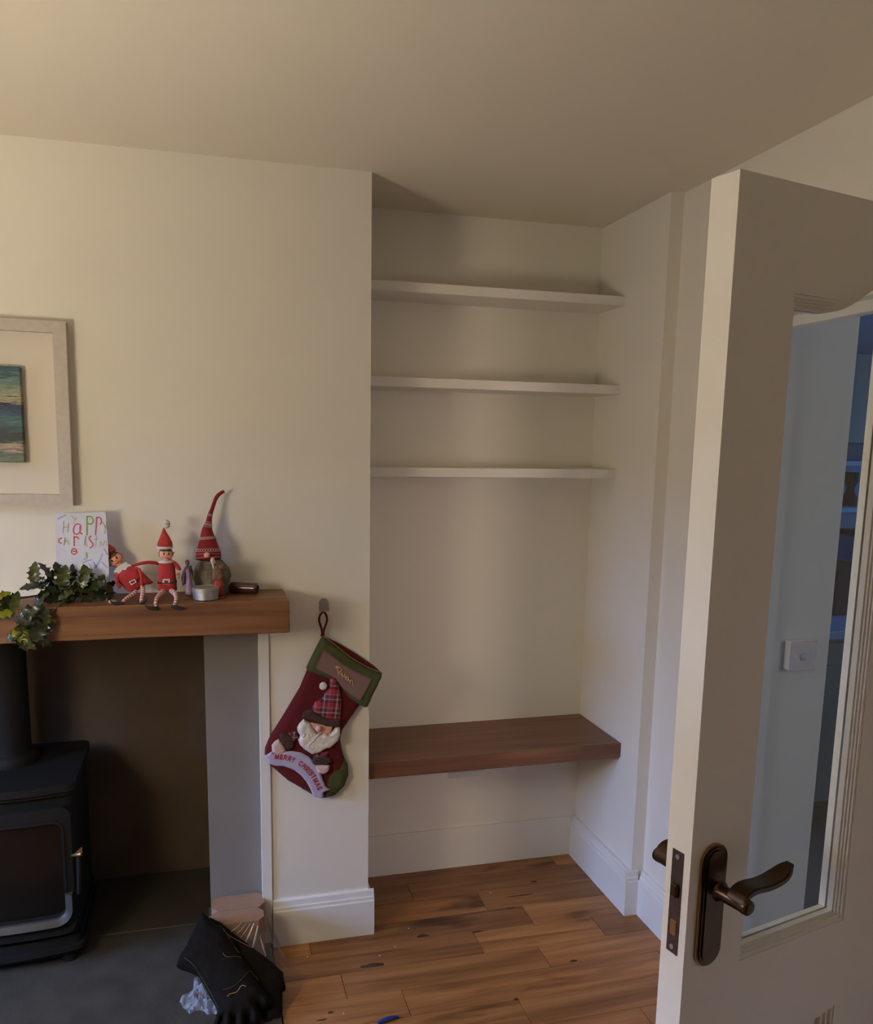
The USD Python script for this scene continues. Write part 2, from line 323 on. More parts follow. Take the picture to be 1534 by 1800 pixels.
for i, y in enumerate(ys):
    y1 = (ys[i + 1] if i + 1 < len(ys) else y - .12)
    g = np.random.default_rng(100 + i)
    if y in rows: cuts = [c for c in rows[y] if c > -.3]
    else: cuts = list(np.arange(-3.0 + g.uniform(0, 1.1), 1.0, g.uniform(1.0, 1.25)))
    left = (-.318 if y > -.5 else XL) if y <= .04 else .0
    if y == .035: left = -.318
    edges = [left] + [c for c in cuts if left + .05 < c < XR + .02] + [XR + .02]
    for a, b in zip(edges, edges[1:]):
        dz = g.uniform(-.0006, .0006)
        obj('plank', box(a + .0006, b - .0006, y1 + .0006, y - .0006, -.016, dz, .0012), 'plank', fl)
for i, (a, b, wx, wy) in enumerate(((655, 1697, .055, .012), (743, 1645, .03, .010), (839, 1638, .03, .006), (898, 1596, .025, .006), (917, 1574, .07, .004), (938, 1550, .02, .006), (1008, 1689, .018, .005), (907, 1757, .010, .007), (581, 1780, .012, .006), (566, 1793, .022, .004))):
    d = ray(a, b); p = CP + d * (-CP[2] / d[2]); g = np.random.default_rng(i); q = np.linspace(0, 2 * math.pi, 25)[:-1]; rr = 1 + .14 * np.sin(q * 3 + g.uniform(0, 6)) + .08 * np.sin(q * 5 + i)
    kt = extr(Polygon(np.c_[p[0] + wx * .7 * rr * np.cos(q), p[1] + wy * .8 * rr * np.sin(q)]).buffer(0), .0003); kt.apply_translation((0, 0, .0006)); obj('knot', kt, 'knot', fl)
# chimney breast, with the fireplace opening cut out of it
ZO = 1.12
struct('wall_chimney', box(-1.915, -.345, 0, .62, ZO, H), 'wall_paint', 'cream chimney breast wall above the fireplace behind the picture', 'wall')
struct('wall_chimney_right', box(-.345, 0, 0, .62, 0, H), 'wall_paint', 'cream chimney breast pier where the stocking hangs', 'wall')
struct('wall_chimney_left', box(-2.26, -1.915, 0, .62, 0, H), 'wall_paint', 'cream chimney breast pier left of the stove', 'wall')
struct('wall_fireplace', cat(box(-1.85, -.45, .55, .62, 0, ZO)), 'recess', 'dark brown back wall inside the fireplace recess', 'wall')
struct('trim_1', cat(box(-.508, -.345, .04, .56, 0, ZO)), 'slip_grey', 'grey painted slip panel at the right of the fireplace opening', 'fireplace surround')
struct('trim_2', cat(box(-1.915, -1.752, .04, .56, 0, ZO)), 'slip_grey', 'grey painted slip panel left of the stove', 'fireplace surround')
struct('trim_3', box(-.347, -.315, -.007, .0, .012, 1.09, .001), 'white_gloss', 'narrow white upright strip between grey slip and chimney breast', 'trim')
struct('wall_back', cat(box(0, W + .2, D, D + .1, 0, H), box(XL, -2.26, D, D + .1, 0, H)), 'wall_paint', 'cream back wall of the alcove behind the shelves', 'wall')
wr = cat(box(XR, 1.07, -.525, D + .2, 0, H), box(W, XR, YE, D + .05, 0, H), box(XR, 1.07, -1.385, -.525, 2.02, H), box(XR, 1.07, YN - .1, -1.385, 0, H))
struct('wall_right', wr, 'wall_paint', 'cream right wall from the alcove past the doorway', 'wall')
struct('wall_left', cat(box(XL - .1, XL, YN - .1, -1.7, 0, H), box(XL - .1, XL, -.4, D + .1, 0, H), box(XL - .1, XL, -1.7, -.4, 0, .75), box(XL - .1, XL, -1.7, -.4, 2.15, H)), 'wall_paint', 'cream left wall with the window opening', 'wall')
struct('wall_near', box(XL, 1.07, YN - .1, YN, 0, H), 'wall_dark', 'dark painted wall behind the viewer', 'wall')
w1 = thing('window_1', 'white framed window in the left wall', 'window', kind='structure')
obj('window_frame', cat(box(XL - .08, XL - .03, -1.7, -1.65, .75, 2.15), box(XL - .08, XL - .03, -.45, -.4, .75, 2.15), box(XL - .08, XL - .03, -1.65, -.45, .75, .8), box(XL - .08, XL - .03, -1.65, -.45, 2.1, 2.15), box(XL - .075, XL - .035, -1.07, -1.03, .8, 2.1)), 'white_gloss', w1)
obj('window_sill', box(XL - .08, XL + .12, -1.75, -.35, .72, .75, .004), 'white_gloss', w1)
# skirting boards
def skirting(a, b, n, h=.157, t=.018):
    """Moulded board along a->b (plan), facing n."""
    pr = [(0, 0), (t, 0), (t, h - .038), (t - .002, h - .034), (t - .0035, h - .034), (t - .004, h - .024), (t - .0065, h - .021), (t - .008, h - .014), (t - .009, h - .004), (t - .012, h), (0, h)]
    a, b, n = (np.array((*v, 0.)) for v in (a, b, n)); d = b - a; L = np.linalg.norm(d); d /= L
    if np.cross(n, (0, 0, 1.)) @ d < 0: a, d = b, -d
    q = TC.extrude_polygon(Polygon(pr), L, engine='earcut'); v = np.asarray(q.vertices)
    q.vertices = a + v[:, :1] * n + v[:, 1:2] * np.array((0, 0, 1.)) + v[:, 2:3] * d; q.fix_normals(); return q
struct('baseboard_chimney', cat(skirting((-.314, 0), (.018, 0), (0, -1)), skirting((0, 0.0), (0, D), (1, 0))), 'white_gloss', 'white moulded skirting at the foot of the chimney breast', 'skirting board', smooth=20)
struct('baseboard_back', box(.0, W - .005, D - .009, D, 0, .163, .0015), 'shelf_white', 'white skirting along the alcove back wall', 'skirting board', smooth=20)
struct('baseboard_right', cat(skirting((W, D - .01), (W, YE), (-1, 0), .163, .025), skirting((W - .025, YE), (XR - .02, YE), (0, -1), .163, .012), skirting((XR, YE - .011), (XR, -.49), (-1, 0), .163, .022)), 'white_gloss', 'white skirting along the right wall and its boxed-in step', 'skirting board', smooth=20)
# doorway
struct('trim_5', box(XR, 1.07, -.55, -.525, 0, 1.967), 'hall_paint', 'grey painted jamb of the doorway next to the hallway wall', 'door frame')
struct('trim_4', cat(box(XR - .002, 1.07, -1.385, -1.36, 0, 2.02), box(XR - .002, 1.07, -1.36, -.55, 1.967, 2.02), box(1.0, 1.035, -1.36, -.55, 1.94, 1.968, .001),
                     box(XR - .018, XR - .002, -.545, -.485, 0, 2.075, .004), box(XR - .018, XR - .002, -1.425, -1.365, 0, 2.075, .004), box(XR - .018, XR - .002, -1.365, -.545, 1.997, 2.075, .004)), 'white_gloss', 'white painted lining and architrave of the doorway', 'door frame')
# hallway and kitchen beyond
struct('wall_hallway', box(1.07, 1.268, -.536, -.42, 0, H), 'hall_paint', 'grey hallway wall end carrying the dimmer switch', 'wall')
struct('wall_kitchen', cat(box(1.07, 3.7, .97, 1.07, 0, H), box(3.6, 3.7, -3.3, -.25, 0, H), box(3.6, 3.7, .75, 1.0, 0, H), box(3.6, 3.7, -.25, .75, 0, .95), box(3.6, 3.7, -.25, .75, 2.05, H)), 'kitchen_wall', 'dim blue kitchen wall behind the shelves', 'wall')
struct('wall_entrance', cat(box(1.07, 1.7, -3.3, -3.2, 0, H), box(2.7, 3.7, -3.3, -3.2, 0, H), box(1.7, 2.7, -3.3, -3.2, 2.25, H), box(1.7, 2.7, -3.3, -3.2, 0, .75)), 'hall_paint', 'grey wall at the near end of the hallway', 'wall')
struct('floor_hallway', box(1.07, 3.7, -3.3, 1.0, -.05, 0), 'hall_floor', 'dark hallway and kitchen floor beyond the doorway', 'floor')

# ---------------------------------------------------------------- the open door
DA, DW, DH, DT = .2352, .80, 1.985, .0494
dO = np.array([.199, -1.515, 0]); de = np.array([math.cos(DA), math.sin(DA), 0]); dn = np.array([-math.sin(DA), math.cos(DA), 0])
def dput(t):                                        # local u (along the door), v (up), w (out of the near face)
    t = t.copy(); v = np.asarray(t.vertices); t.vertices = dO + v[:, :1] * de + v[:, 1:2] * np.array((0, 0, 1.)) - v[:, 2:3] * dn
    return t
def arch(u0, u1, z0, zf, zt, flip=False):
    """Door light outline: flat top at zf that sweeps up to zt at one side."""
    P = [(0, 0), (1, 0), (1, 1)]
    t = np.linspace(0, 1, 14); xs = 1 - t * .68; hs = .5 + .5 * np.cos(math.pi * t)
    top = [(x, zf + (zt - zf) * h) for x, h in zip(xs, hs)] + [(0, zf)]
    pts = [(0, z0), (1, z0)] + top
    return Polygon([((u1 - (u1 - u0) * x) if flip else (u0 + (u1 - u0) * x), z) for x, z in pts])
UM = DW - .124
lights_ = [arch(.124, .387, .80, 1.839, 1.905), arch(.492 - .0, UM, .80, 1.839, 1.905, True)]
low = [shapely.box(.124, .16, .387, .635), shapely.box(.492, .16, UM, .635)]
leaf = shapely.box(0, 0.004, DW, DH).difference(unary_union(lights_ + low))
dr = thing('door_1', 'white panelled door with tall glazed lights standing open', 'door', (*dO[:2], 0), kind='structure')
obj('door_leaf', dput(Plane.put.__get__(type('o', (), {'xyz': staticmethod(lambda q: np.asarray(q) - np.array((0, 0, DT)))})())(extr(leaf, DT))), 'door_paint', dr, 30)
for k, lt in enumerate(lights_):
    rings = []
    for side in (0, 1):
        for o0, o1, hi in ((0, .005, -.002), (.005, .009, -.0055), (.009, .013, -.009), (.013, .017, -.0125)):
            ring = lt.buffer(-o0, join_style=2).difference(lt.buffer(-o1, join_style=2)); t = extr(ring, (DT / 2 - .002) + hi)
            t.vertices[:, 2] += -DT / 2 + .002
            if side: t.vertices[:, 2] = -DT - t.vertices[:, 2]; t.invert()
            rings.append(t)
    obj('glazing_bead', dput(cat(*rings)), 'door_paint', dr, 20)
    g = extr(lt.buffer(-.010, join_style=2), .004); g.vertices[:, 2] += -DT / 2 - .002
    obj('pane', dput(g), 'glass', dr, 30, 'clear glass pane')
for lp in low:
    rings = []
    for o0, o1, hi in ((0, .006, -.002), (.006, .014, -.006), (.014, .022, -.010)):
        t = extr(lp.buffer(-o0, join_style=2).difference(lp.buffer(-o1, join_style=2)), DT + 2 * hi); t.vertices[:, 2] -= DT + hi; rings.append(t)
    obj('panel_bead', dput(cat(*rings)), 'door_paint', dr, 20)
    t = extr(lp, .014); t.vertices[:, 2] -= DT / 2 + .007; obj('lower_panel', dput(t), 'door_paint', dr, 20)
# handles: a plate on each face, each with its scroll lever
def stadium(c0, c1, w, n=16): return LineString([c0, c1]).buffer(w / 2, quad_segs=n)
LP = Plane(dO - dn * .0615, -dn); LEV = LP.px(zm([(962, 742), (975, 700), (1010, 648), (1065, 610), (1140, 588), (1225, 563), (1295, 527), (1360, 480), (1408, 428), (1434, 398)], 1120, 1450, 5.113))
def handle(back):
    f = (lambda t: (setattr(t, 'vertices', np.asarray(t.vertices) * (1, 1, -1) + (0, 0, -DT)), t.invert(), t)[2]) if back else (lambda t: t)
    s = stadium((.0475, .8445), (.0475, .9945), .052); P = []
    for o, h in ((0, .0045), (.004, .0065), (.0085, .009)): P.append(extr(s.buffer(-o), h))
    pl = obj('handle_plate', dput(f(cat(*P))), 'brass_dark', dr, 30, 'dark antique brass back plate')
    rim = extr(s.buffer(.0012).difference(s.buffer(-.0012)), .004); obj('rim', dput(f(rim)), 'brass_edge', pl, 30)
    neck = lathe([(0, 0), (.0165, 0), (.0165, .004), (.0125, .008), (.0115, .045), (.0122, .054), (.0115, .059), (.008, .0615), (0, .062)], 28); neck.apply_translation((.058, .9435, .006))
    rb = LineString(smooth_path(LEV, 5)); lv = []
    for o, w0, w1 in ((.0034, .0300, .0625), (.0042, .0312, .0613), (.0047, .0328, .0597)):
        t = extr(rb.buffer(o, quad_segs=8), w1 - w0); t.vertices[:, 2] += w0; lv.append(t)
    lv = cat(*[t.subdivide_to_size(.006) for t in lv]); v = lv.vertices; k = shapely.line_locate_point(rb, shapely.points(v[:, :2]), normalized=True)
    v[:, 2] = .0475 + (v[:, 2] - .0475) * np.sqrt(1 - .85 * np.clip((k - .72) / .28, 0, 1) ** 2.2)
    if back: v[:, 2] *= 1.2; neck.vertices[:, 2] *= 1.2
    lv.vertices = v
    obj('lever', dput(f(cat(neck, lv))), 'brass_dark', pl, 60, 'curved brass lever')
handle(False); handle(True)
def ebox(n0, n1, z0, z1, u, c=0):                    # on the latch edge: n from the near face backwards
    return dput(box(-u, .004, z0, z1, -n1, -n0, c))
lk = obj('lock_plate', ebox(.0135, .0365, .838, 1.008, .0012), 'steel_dull', dr, 20, 'steel mortice lock plate on the door edge')
obj('latch', cat(ebox(.018, .031, .933, .955, .008, .002)), 'brass_dark', lk)
obj('deadbolt', ebox(.0185, .031, .868, .893, .0022, .0004), 'brass_edge', lk)
for z in (.998, .848):
    c = lathe([(0, 0), (.0045, 0), (.004, .0012), (0, .0014)], 16); c.apply_transform(trimesh.transformations.rotation_matrix(-math.pi / 2, (0, 1, 0))); c.apply_translation((-.001, z, -.0255))
    obj('screw', dput(c), 'screw', lk)

# ---------------------------------------------------------------- alcove shelves and bench
for z, lb in ((2.134, 'white floating shelf at the top of the alcove'), (1.8367, 'white floating shelf in the middle of the alcove stack'), (1.546, 'white floating shelf lowest of the three in the alcove')):
    solo('floating_shelf', box(.0, W, .167, D, z - .031, z, .0012), 'shelf_white', lb, 'shelf')
bn = thing('bench_shelf', 'thick brown wooden bench board across the alcove', 'bench', (.458, .19, .53))
obj('board', box(0, W, .02, D, .5315, .586, .002), 'bench_wood', bn)
bx0, bx1 = at(787, 1358, .03)[0], at(851, 1358, .03)[0]
obj('bracket', cat(box(bx0, bx1, .030, .034, .506, .5315, .001), box(bx0, bx1, .034, .09, .527, .5316)), 'grey_metal', bn, label='small grey metal bracket under the board')

# ---------------------------------------------------------------- fireplace
hz = .012
hth = thing('hearth', 'dark slate hearth in front of and under the stove', 'hearth', (-1.13, 0, 0))
obj('front_slab', box(-1.94, -.3215, -.46, .163, -.016, hz, .003), 'slate', hth)
obj('rear_slab', box(-1.75, -.509, .166, .55, -.016, hz - .001, .002), 'slate_back', hth)
mb = box(-1.99, -.27, -.197, 0, 1.086, 1.179, .0025)
mb = mb.subdivide().subdivide().subdivide().subdivide(); mb = rough(mb, .0035, 9, 2)
solo('mantel_beam', mb, 'beam', 'rustic wooden beam mantel over the fireplace', 'mantelpiece', smooth=50)
# stove
SX = -1.13
st = thing('wood_stove', 'black cast iron wood burning stove in the fireplace', 'stove', (SX, .2, hz))
def rr_poly(x0, x1, y0, y1, r): return shapely.box(x0, y0, x1, y1).buffer(-r).buffer(r, quad_segs=8)
def bow(hw, yf, yb, bulge, r=.02):                   # plan with a bowed front
    P = [(SX - hw, yb), (SX + hw, yb)] + [(SX + hw * math.cos(q) if False else SX + hw * (1 - 2 * k / 20), yf - bulge * (1 - (1 - 2 * k / 20) ** 2)) for k, q in enumerate(np.linspace(0, math.pi, 21))]
    return Polygon(P).buffer(-r).buffer(r, quad_segs=8)
def slab(poly, z0, z1): t = extr(poly, z1 - z0); t.apply_translation((0, 0, z0)); return t
obj('body', slab(bow(.222, .045, .40, .02), .10, .572), 'iron', st, 30)
obj('top_plate', cat(slab(bow(.236, .022, .41, .03, .03), .577, .600), slab(bow(.228, .032, .405, .026, .03), .562, .578)), 'iron', st, 30)
obj('base', cat(slab(bow(.228, .035, .405, .03), .075, .105), slab(bow(.238, .022, .405, .035), .062, .077)), 'iron', st, 30)
obj('skirt', slab(bow(.215, .05, .39, .02), .028, .064), 'iron', st, 30)
for sx in (-1, 1):
    for yy in (.06, .36): obj('leg', slab(Point(SX + sx * .19, yy).buffer(.024), hz, .066), 'iron', st, 30)
dp = wall(.03)
do = shapely.box(SX - .221, .125, SX + .221, .535).buffer(-.03).buffer(.03, quad_segs=10)
di = shapely.box(SX - .198, .185, SX + .198, .492).buffer(-.028).buffer(.028, quad_segs=10)
def bent(t):                                         # bow the door panel like the body's front
    t = t.copy(); v = t.vertices; k = (v[:, 0] - SX) / .222; v[:, 1] -= .02 * (1 - k ** 2); t.vertices = v; return t
def fine(t): return t.subdivide_to_size(.03)
dd = obj('fire_door', bent(dp.put(fine(extr(do.difference(di), .022)))), 'iron', st, 30)
obj('glass_panel', bent(dp.put(fine(extr(di.buffer(.005), .008)))), 'stove_glass', dd, 30, 'dark glass of the stove door')
lipz = shapely.box(SX - .3, 0, SX + .3, .26)
obj('glass_surround', bent(dp.put(fine(extr(di.buffer(.004).difference(di.buffer(-.004)), .025)))), 'iron', dd, 30)
lip = extr(di.buffer(.019).difference(di.buffer(-.002)).intersection(lipz), .03).subdivide_to_size(.006)
ld = shapely.distance(di, shapely.points(lip.vertices[:, :2])); lip.vertices[:, 2] *= 1 + .5 * np.clip(ld / .019, 0, 1) ** .7
obj('lower_lip', bent(dp.put(lip)), 'iron_edge', dd, 80, 'paler curved lip under the stove glass')
obj('handle', cat(tube([at(122, 1504, .03), at(131, 1503, -.005), at(143, 1501, -.012)], [.0045, .0055, .0065], 10), hull([at(131, 1500, -.012), at(144, 1488, -.012), at(145, 1500, -.012), at(131, 1500, -.004), at(144, 1488, -.004), at(145, 1500, -.004)])), 'brass_edge', st, 40, 'brass handle on the stove door')
obj('handle_bar', tube([at(138, 1506, -.010), at(139, 1530, -.012), at(139, 1570, -.010)], [.006, .007, .006], 10), 'iron', st, 40)
fp = [(0, .55), (.085, .55), (.085, .61), (.08, .625), (.066, .635), (.063, .65), (.063, 1.115), (0, 1.115)]
obj('flue', lathe([(a, b) for a, b in fp], 36, (SX + .015, .26, 0)), 'iron', st, 40)

# ---------------------------------------------------------------- picture on the chimney breast
pf = thing('picture_frame', 'pale wooden box frame around a small seascape', 'picture', (-1.25, -.02, 1.43))
XF, XG = -.8475, -1.66
tilt = trimesh.transformations.rotation_matrix(.009, (0, 1, 0), (XF, 0, 1.68))
def tl(t): t = t.copy(); t.apply_transform(tilt); return t
fo = shapely.box(XG, 1.4355, XF, 1.932); fi = shapely.box(XG + .034, 1.4665, XF - .034, 1.902)
fpz = wall(0)
obj('frame', tl(fpz.put(extr(fo.difference(fi), .035))), 'frame_wood', pf, 20)
obj('mount', tl(fpz.put(extr(fi.buffer(.002), .012))), 'mount', pf, 20, 'cream backing board')
ca = rough(box(-1.54, -.966, -.036, -.010, ZB, ZT, .002).subdivide().subdivide().subdivide(), .0015, 30)
obj('painting', tl(ca), 'seascape', pf, 30, 'seascape painting in teal, navy and cream bands')

# ---------------------------------------------------------------- things on the mantel
ZM = 1.180
def stroke(pl, pts, w, h=.0006, base=0):
    q = pl.px(pts); t = extr(LineString(smooth_path(q, 4)).buffer(w / 2, quad_segs=4), h); t.vertices[:, 2] += base; return pl.put(t)
cd_pl = Plane(at(98, 1045, -.088), (0, -1, .16))
cdp = zm([(575, 135), (1095, 120), (1122, 480), (1135, 890), (640, 1000), (590, 1000)], 0, 880, 5.9)
cdt = thing('greeting_card', 'white handmade card with coloured hand lettering behind the holly', 'card', tuple(at(145, 1040, -.085)))
q = cd_pl.px(cdp); cpoly = Polygon(q)
zz = [(1120 + (8 if i % 2 else 0), 700 + i * 12) for i in range(14)]
obj('sheet', cd_pl.put(extr(cpoly, .0015)), 'card', cdt, 20)
back = extr(cpoly, .0012); back.vertices[:, 2] -= .004 + (back.vertices[:, 1].max() - back.vertices[:, 1]) * .05
obj('back_sheet', cd_pl.put(back), 'card', cdt, 20)
Z1 = lambda p: zm(p, 0, 880, 5.9)
for ink, w, lines in (('ink_olive', .0022, [[(662, 215), (655, 335)], [(712, 235), (702, 330)], [(660, 278), (706, 272)], [(790, 180), (780, 195)]]),
                      ('ink_pink', .0034, [[(832, 250), (795, 243), (766, 285), (778, 345), (815, 342), (836, 262), (832, 325), (850, 346)], [(1000, 175), (998, 260), (990, 355)], [(1002, 180), (1040, 178), (1052, 215), (1040, 245)]]),
                      ('ink_green', .0042, [[(903, 165), (903, 355)], [(906, 168), (960, 185), (965, 222), (915, 240)], [(898, 545), (903, 585)]]),
                      ('ink_olive', .003, [[(1070, 225), (1085, 262), (1092, 280)], [(1108, 215), (1096, 290), (1088, 340)], [(890, 370), (878, 460)], [(675, 385), (664, 462)], [(666, 440), (690, 415), (715, 452)]]),
                      ('ink_red', .0034, [[(770, 370), (770, 468)], [(772, 385), (800, 378), (816, 395)], [(945, 368), (926, 395), (958, 440), (936, 490)], [(640, 390), (614, 402), (616, 432), (636, 442)], [(770, 497), (745, 515), (752, 550), (785, 552), (795, 522), (772, 500)], [(760, 525), (785, 528)]]),
                      ('ink_grey', .0022, [[(1000, 370), (992, 480)], [(975, 405), (1015, 400)], [(1035, 470), (1050, 430), (1065, 465), (1085, 425), (1105, 465)]]),
                      ('ink_tan', .004, [[(745, 160), (770, 200), (760, 240)], [(880, 410), (900, 470)]]),
                      ('ink_blue', .0035, [[(870, 610), (900, 600)], [(860, 650), (890, 630), (950, 615)], [(970, 640), (1000, 690)], [(990, 690), (1040, 610), (1060, 560)], [(1080, 500), (1115, 560)], [(1060, 640), (1110, 690)], [(600, 190), (680, 150)], [(930, 660), (960, 740)]])):
    for p in lines: obj('pen_stroke', stroke(cd_pl, Z1(p), w, .0005, .0015), ink, cdt, 20)

# holly
def leaf_mesh(L, Wd, seed):
    g = np.random.default_rng(seed); n = 4; side = []
    for i in range(n + 1):
        t = i / n; w = Wd * .5 * math.sin(math.pi * min(1, (t * .86 + .10))) ** .6
        side.append((t * L + g.uniform(-.02, .02) * L, w * 1.12))
        if i < n:
            for f, k in ((.22, .80), (.5, .70), (.78, .82)):
                q = (t + f / n); side.append((q * L, Wd * .5 * math.sin(math.pi * min(1, q * .86 + .10)) ** .6 * k))
    side = [(0, .0015)] + side[1:-1] + [(L * 1.08, 0)]
    pts = side + [(x, -y_) for x, y_ in side[::-1][1:]]
    poly = Polygon(pts).buffer(0); poly = poly if poly.geom_type == 'Polygon' else max(poly.geoms, key=lambda a: a.area)
    t = extr(poly, .0007).subdivide_to_size(L / 6); v = t.vertices; x, y_ = v[:, 0] / L, v[:, 1] / Wd
    v[:, 2] += -.25 * L * (x - .4) ** 2 + .9 * Wd * y_ ** 2 * .6 + .06 * Wd * np.sin(x * 15 + seed) * np.abs(y_) * 3
    t.vertices = v; return t
def leaf_at(parent, c, ang, L, Wd, mt, tiltx=0., tilty=0., seed=0):
    L, Wd = L * 1.42, Wd * 1.45; t = leaf_mesh(L, Wd, seed); t.vertices -= (L * .5, 0, 0)
    R = trimesh.transformations.euler_matrix(tiltx, tilty, 0, 'rxyz'); A = trimesh.transformations.rotation_matrix(ang, (0, 0, 1))
    t.apply_transform(R @ A) if False else t.apply_transform(trimesh.transformations.rotation_matrix(ang, (0, 0, 1)) @ R)
    n = CP - c; n /= np.linalg.norm(n); P = Plane(c, n); obj('leaf', P.put(t), mt, parent, 60)
hb = thing('holly_branch', 'dark green holly branch lying along the mantel and hanging over its edge', 'holly', tuple(at(110, 1040, -.1)))
Z8 = lambda a, b: zm([(a, b)], 0, 980, 11.25)[0]
Z1p = lambda a, b: zm([(a, b)], 0, 880, 5.9)[0]
obj('stem', cat(tube(smooth_path([at(*Z1p(1100, 890), -.09), at(*Z1p(900, 905), -.10), at(*Z1p(640, 900), -.11), at(*Z1p(480, 880), -.12), at(*Z1p(330, 872), -.12)]), [.0028, .002], 8),
                tube(smooth_path([at(*Z1p(800, 900), -.10), at(*Z1p(720, 1000), -.14), at(*Z1p(630, 1080), -.18), at(*Z1p(540, 1160), -.208), at(*Z1p(440, 1260), -.222), at(*Z1p(340, 1400), -.225)]), [.0026, .0022, .0018], 8),
                tube(smooth_path([at(*Z1p(760, 905), -.10), at(*Z1p(520, 960), -.11), at(*Z1p(380, 985), -.12), at(*Z1p(200, 1015), -.13)]), [.0022, .0026], 8)), 'twig', hb, 60)
LV = [(355, 752, 1.45, .040, .024, 'holly', -.15, 0, .12), (470, 720, 1.95, .034, .020, 'holly_dark', .9, .2, .12), (590, 705, 1.5, .026, .020, 'holly_dark', .4, .3, .09), (660, 782, 1.35, .040, .030, 'holly', .0, .1, .12), (745, 760, 1.2, .036, .024, 'holly_dark', .7, .2, .10),
      (895, 775, 1.75, .038, .030, 'holly', .1, -.1, .12), (1035, 838, .9, .028, .022, 'holly', .3, 0, .11), (345, 885, 3.25, .044, .020, 'holly_dark', .6, 0, .13), (520, 800, 1.1, .030, .018, 'holly_dark', .5, .1, .11), (500, 950, .4, .040, .028, 'holly', .5, .2, .13), (430, 1010, 3.6, .034, .024, 'holly', .8, .3, .14),
      (570, 1010, .1, .040, .026, 'holly_dark', .7, .1, .14), (700, 935, .2, .038, .026, 'holly_dark', .9, .2, .13), (860, 945, -.2, .042, .026, 'holly', .8, .1, .13), (970, 960, .1, .040, .024, 'holly_dark', .8, -.2, .12), (1080, 905, .5, .032, .020, 'holly_dark', .6, .2, .10), (760, 880, .6, .030, .020, 'holly_dark', .4, .1, .11), (620, 860, 2.6, .026, .018, 'holly', .5, .1, .12),
      (1140, 870, .2, .026, .018, 'holly_dark', .7, .2, .09), (930, 880, .9, .026, .018, 'holly_dark', .6, .2, .11), (480, 860, .3, .03, .02, 'holly_dark', .7, .1, .12)]
for i, (a, b, an, L, w, mt, tx, ty, y) in enumerate(LV): leaf_at(hb, at(*Z1p(a, b), -y), an, L, w, mt, tx, ty, i)
g_ = np.random.default_rng(5)
LV2 = [(float(g_.uniform(430, 1130)), float(g_.uniform(800, 1030)), float(g_.uniform(0, 6.28)), float(g_.uniform(.026, .036)), float(g_.uniform(.018, .026)), 'holly_dark' if g_.uniform() < .6 else 'holly', float(g_.uniform(.2, .9)), float(g_.uniform(-.4, .4)), float(g_.uniform(.10, .135))) for _ in range(26)]
for i, (a, b, an, L, w, mt, tx, ty, y) in enumerate(LV2): leaf_at(hb, at(*Z1p(a, b), -y - (.02 if b > 960 else 0)), an, L, w, mt, tx, ty, 200 + i)
LH = [(690, 1075, 3.05, .050, .030, 'holly_dark', .2, .1), (760, 1170, .9, .034, .022, 'holly_dark', .5, 0), (480, 1245, 2.7, .036, .026, 'holly_dark', .3, .2), (590, 1290, .6, .034, .024, 'holly_dark', .5, .2), (485, 1490, .15, .042, .034, 'holly_light', .0, .1), (765, 1435, 1.0, .046, .034, 'holly_dark', .1, .2),
      (925, 1385, .1, .030, .020, 'holly_dark', .4, .1), (915, 1215, 1.3, .026, .018, 'holly', .3, .1), (275, 1545, 3.6, .030, .020, 'holly', .6, .1), (350, 1590, 3.0, .030, .022, 'holly_dark', .4, .2), (450, 1650, -1.3, .038, .026, 'holly_dark', .3, .1), (570, 1690, -1.1, .032, .020, 'holly', .6, .2), (700, 1640, .2, .034, .024, 'twig', .5, .1), (850, 1640, -.9, .034, .022, 'holly_dark', .5, .3), (420, 1370, .4, .024, .018, 'holly', .5, .1)]
for i, (a, b, an, L, w, mt, tx, ty) in enumerate(LH): leaf_at(hb, at(*Z8(a, b), -.222 - .006 * (i % 3)), an, L, w, mt, tx, ty, 40 + i)
h2 = thing('holly_sprig', 'small holly sprig at the left edge of the mantel front', 'holly', tuple(at(10, 1060, -.2)))
obj('stem', tube(smooth_path([at(*Z8(-250, 900), -.19), at(*Z8(0, 890), -.205), at(*Z8(150, 850), -.205), at(*Z8(380, 825), -.17)]), [.002, .0025], 8), 'twig', h2, 60)
for i, (a, b, an, L, w, mt, tx, ty) in enumerate([(20, 800, .5, .034, .026, 'holly_light', .1, 0), (185, 820, .3, .034, .022, 'holly_dark', .5, .1), (300, 870, 1.2, .036, .022, 'holly', .2, .1), (55, 1085, .1, .040, .026, 'holly_light', .1, .1), (60, 970, .1, .034, .020, 'holly_dark', .8, .1), (-120, 960, .4, .04, .028, 'holly', .2, .1), (-60, 1040, .8, .04, .028, 'holly_dark', .2, .3)]):
    leaf_at(h2, at(*Z8(a, b), -.212 - .004 * (i % 3)), an, L, w, mt, tx, ty, 80 + i)

